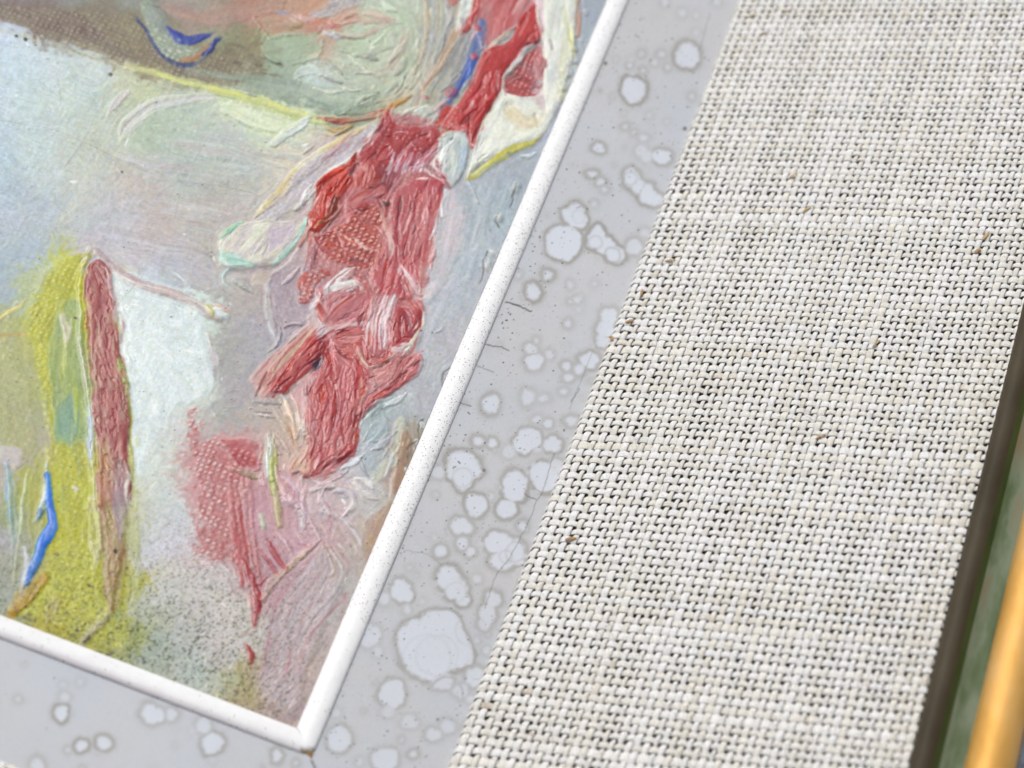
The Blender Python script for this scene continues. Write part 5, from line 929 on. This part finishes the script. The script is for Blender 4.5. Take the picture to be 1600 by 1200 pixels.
def build_weft(j,side):
    s=np.arange(-.75,SW-.1,PV/5); y=weft_at(j,s); x=XL+s*ct; m=y>-(x)+.1; 
    if m.sum()<6: return None
    s=s[m];y=y[m]; ii=np.interp(s-DS(s,y),si,IR); h=-AMP*(1 if j%2==0 else -1)*np.cos(np.pi*ii); h=np.sign(h)*np.abs(h)**.6*AMP**.4; h=np.where(s<0,.02,h)
    x,z=slope(s,h); P=np.stack([x,y,z],-1); nr=np.where((s<0)[:,None],np.array([-.9,0,.43]),nrm_); T,Bn,N=frames(P,nr)
    lo=tile_noise(FB,s/2.2+j*5,0*s+j*1.3); slub=1+.35*np.clip(tile_noise(FB,s/6+j*9.1,0*s+j*2.3)-.58,0,1)*3
    over=np.clip(h/AMP,-1,1); a=.375*wj[j]/(.35+.65*wj[j])*1.0*(.3+.7*wj[j])*(.8+.4*lo)*slub*(1+.06*over)*(.88+.24*tile_noise(T128,s/PV*.9+j*3,0*s+j)); a=np.minimum(a,.60); b=.08*(.85+.3*lo)*(1-.05*over)*(.85+.3*tile_noise(T128b,s*1.2+j*3,0*s+j))
    V,F,uv=tube(P,N,Bn,a,b,8,j*11.7); return V,F,uv,thread_col(len(s),8,j*2.1+50,s,y)
for i in range(NI):
    V,F,uv,c=build_warp(i,0); mesh_np('warp_thread',V,F,M_thread,linen,True,c,uv=uv)
lowV=[];k0=0
def join(L):
    V=[];F=[];U=[];Cc=[];o=0
    for v,f,u,c in L: V.append(v);F.append(f+o);U.append(u);Cc.append(c);o+=len(v)
    return np.concatenate(V),np.concatenate(F),np.concatenate(U),np.concatenate(Cc)
nw=0
for j in range(NJ):
    r=build_weft(j,0)
    if r is None: continue
    V,F,uv,c=r; mesh_np('weft_thread',V,F,M_thread,linen,True,c,uv=uv); nw+=1
print('threads',NI,nw)
# the bottom strip of the liner shows only as a sliver: one woven mesh
L=[]
for i in range(NI):
    V,F,uv,c=build_warp(i,1); k=V[:,1]<75*1.0; 
    n=(k.reshape(-1,8).all(1)).sum(); V=V[:n*8];uv=uv[:n*8];c=c[:n*8];F=F[(F<n*8).all(1)]; L.append((flipL(V),F[:,::-1],uv,c))
for j in range(NJ):
    if yj[j]>75: break
    r=build_weft(j,1)
    if r is None: continue
    V,F,uv,c=r; L.append((flipL(V),F[:,::-1],uv,c))
V,F,uv,c=join(L); mesh_np('woven_linen',V,F,M_thread,linen,True,c,uv=uv,kind='stuff')
# loose hairs standing off the cloth
L=[]
for q in range(900):
    s0=rt.rand()*SW;y0=-8+rt.rand()*135; a=rt.rand()*6.28; l=.5+rt.rand()*1.3; t=np.linspace(0,1,6)
    s=s0+np.cos(a)*l*t+np.sin(t*3+a)*.12; y=y0+np.sin(a)*l*t+np.cos(t*4+a)*.1; h=.33+.22*np.sin(np.pi*t)*rt.rand()
    x,z=slope(s,h); P=np.stack([x,y,z],-1); T,Bn,N=frames(P,nrm_); w_=np.full(6,.010+rt.rand()*.010)*(1-.5*t)
    V,F,uv=tube(P,N,Bn,w_,w_,3); col=lin(hexc('e8e2d2' if rt.rand()<.8 else '9a7c54')); L.append((V,F,uv,np.tile(np.append(col*.8,1),(len(V),1))))
V,F,uv,c=join(L); mesh_np('linen_fuzz',V,F,M_thread,linen,True,c,uv=uv,kind='stuff')
# bits of flax husk caught in the weave
def px_on_liner(px,py):
    d=CR.T@np.array([(px-CX)/FPX,(py-CY)/FPX,1.]); P0=np.array([XL,0,Z0]); k=(nrm_@(P0-CC))/(nrm_@d); return CC+d*k
for (a,b,ang,l,w_) in ((1262,330,50,1.3,.26),(1175,28,20,.8,.22),(1004,460,95,1.,.22),(1228,20,10,1.,.2),(957,532,120,.8,.28),(893,845,15,1.2,.3),(1283,685,40,1.2,.2),(1541,372,70,1.4,.3),(1528,395,60,1.,.3),(1048,410,10,1.2,.25),(985,505,25,1.,.25),(1240,278,30,1.,.25),(1370,540,60,1.2,.2),(1193,55,40,.7,.2)):
    X=px_on_liner(a,b); s0=(X[0]-XL)/ct; t=np.linspace(-.5,.5,7); A=math.radians(ang); s=s0+np.cos(A)*l*t; y=X[1]+np.sin(A)*l*t; x,z=slope(s,.30+.08*np.cos(t*3)); P=np.stack([x,y,z],-1); T,Bn,N=frames(P,nrm_)
    V,F,uv=tube(P,N,Bn,w_*.7*np.sqrt(1-(1.9*t)**2)+.01,.05+0*t,8); cc=lin(hexc(['c8ac84','b8946c','d2bc98'][rt.randint(3)])); mesh_np('flax_husk',V,F,M_thread,linen,True,np.tile(np.append(cc,1),(len(V),1)),uv=uv)
# ---------------------------------------------------------------- outer moulding
fx_,fz_=XL+SW*ct,Z0+SW*sn
def arc(cx,cz,rx,rz,a0,a1,n): return [(cx+rx*math.cos(math.radians(a)),cz+rz*math.sin(math.radians(a))) for a in np.linspace(a0,a1,n)]
sweepL('sight_lip',[(fx_-.35,fz_-1.5),(fx_-.3,fz_+.1)]+arc(fx_+.75,fz_+.9,1.05,.9,180,40,8)+[(fx_+1.8,fz_+1.35)],M_lip,label='dark olive inner lip of the moulding')
M_step=mat_plain('dark_green_paint',[(.3,(.028,.040,.010)),(.7,(.055,.075,.022))],.3,.7,0,(1,.25,1))
sweepL('dark_step',[(fx_+1.2,fz_+1.60),(fx_+1.6,fz_+1.46),(fx_+1.9,fz_+1.30),(fx_+2.35,fz_+1.06)],M_step,label='dark olive green step of the moulding')
sweepL('green_cove',[(fx_+2.2,fz_+1.12),(fx_+2.8,fz_+.98),(fx_+3.4,fz_+1.0),(fx_+4.0,fz_+1.15),(fx_+4.5,fz_+1.45)],M_cove,label='worn green hollow of the moulding')
sweepL('gilt_roll',[(fx_+4.42,fz_+1.2)]+arc(fx_+6.75,fz_+1.9,2.3,1.9,188,-20,18),M_gilt,label='rounded gilt outer roll')
sweepL('outer_edge',[(fx_+8.85,fz_+1.2)]+arc(fx_+8.9,fz_+.7,.55,.6,90,0,5)+[(fx_+9.45,-4.),(fx_+9.45,-9.)],M_edge,label='brown outer edge of the moulding')
# ---------------------------------------------------------------- ground the picture lies on
g=600.
V=[(x,y,-9.+.0) for x in np.linspace(-g,g,41) for y in np.linspace(-g,g,41)]
idx=np.arange(41*41).reshape(41,41); F=np.stack([idx[:-1,:-1],idx[1:,:-1],idx[1:,1:],idx[:-1,1:]],-1).reshape(-1,4)
mesh_np('ground',np.array(V),F,M_ground,None,True,kind='structure')
print('tris',sum(sum(len(p.vertices)-2 for p in o.data.polygons) if False else len(o.data.polygons)*2 for o in C.objects if o.type=='MESH'))
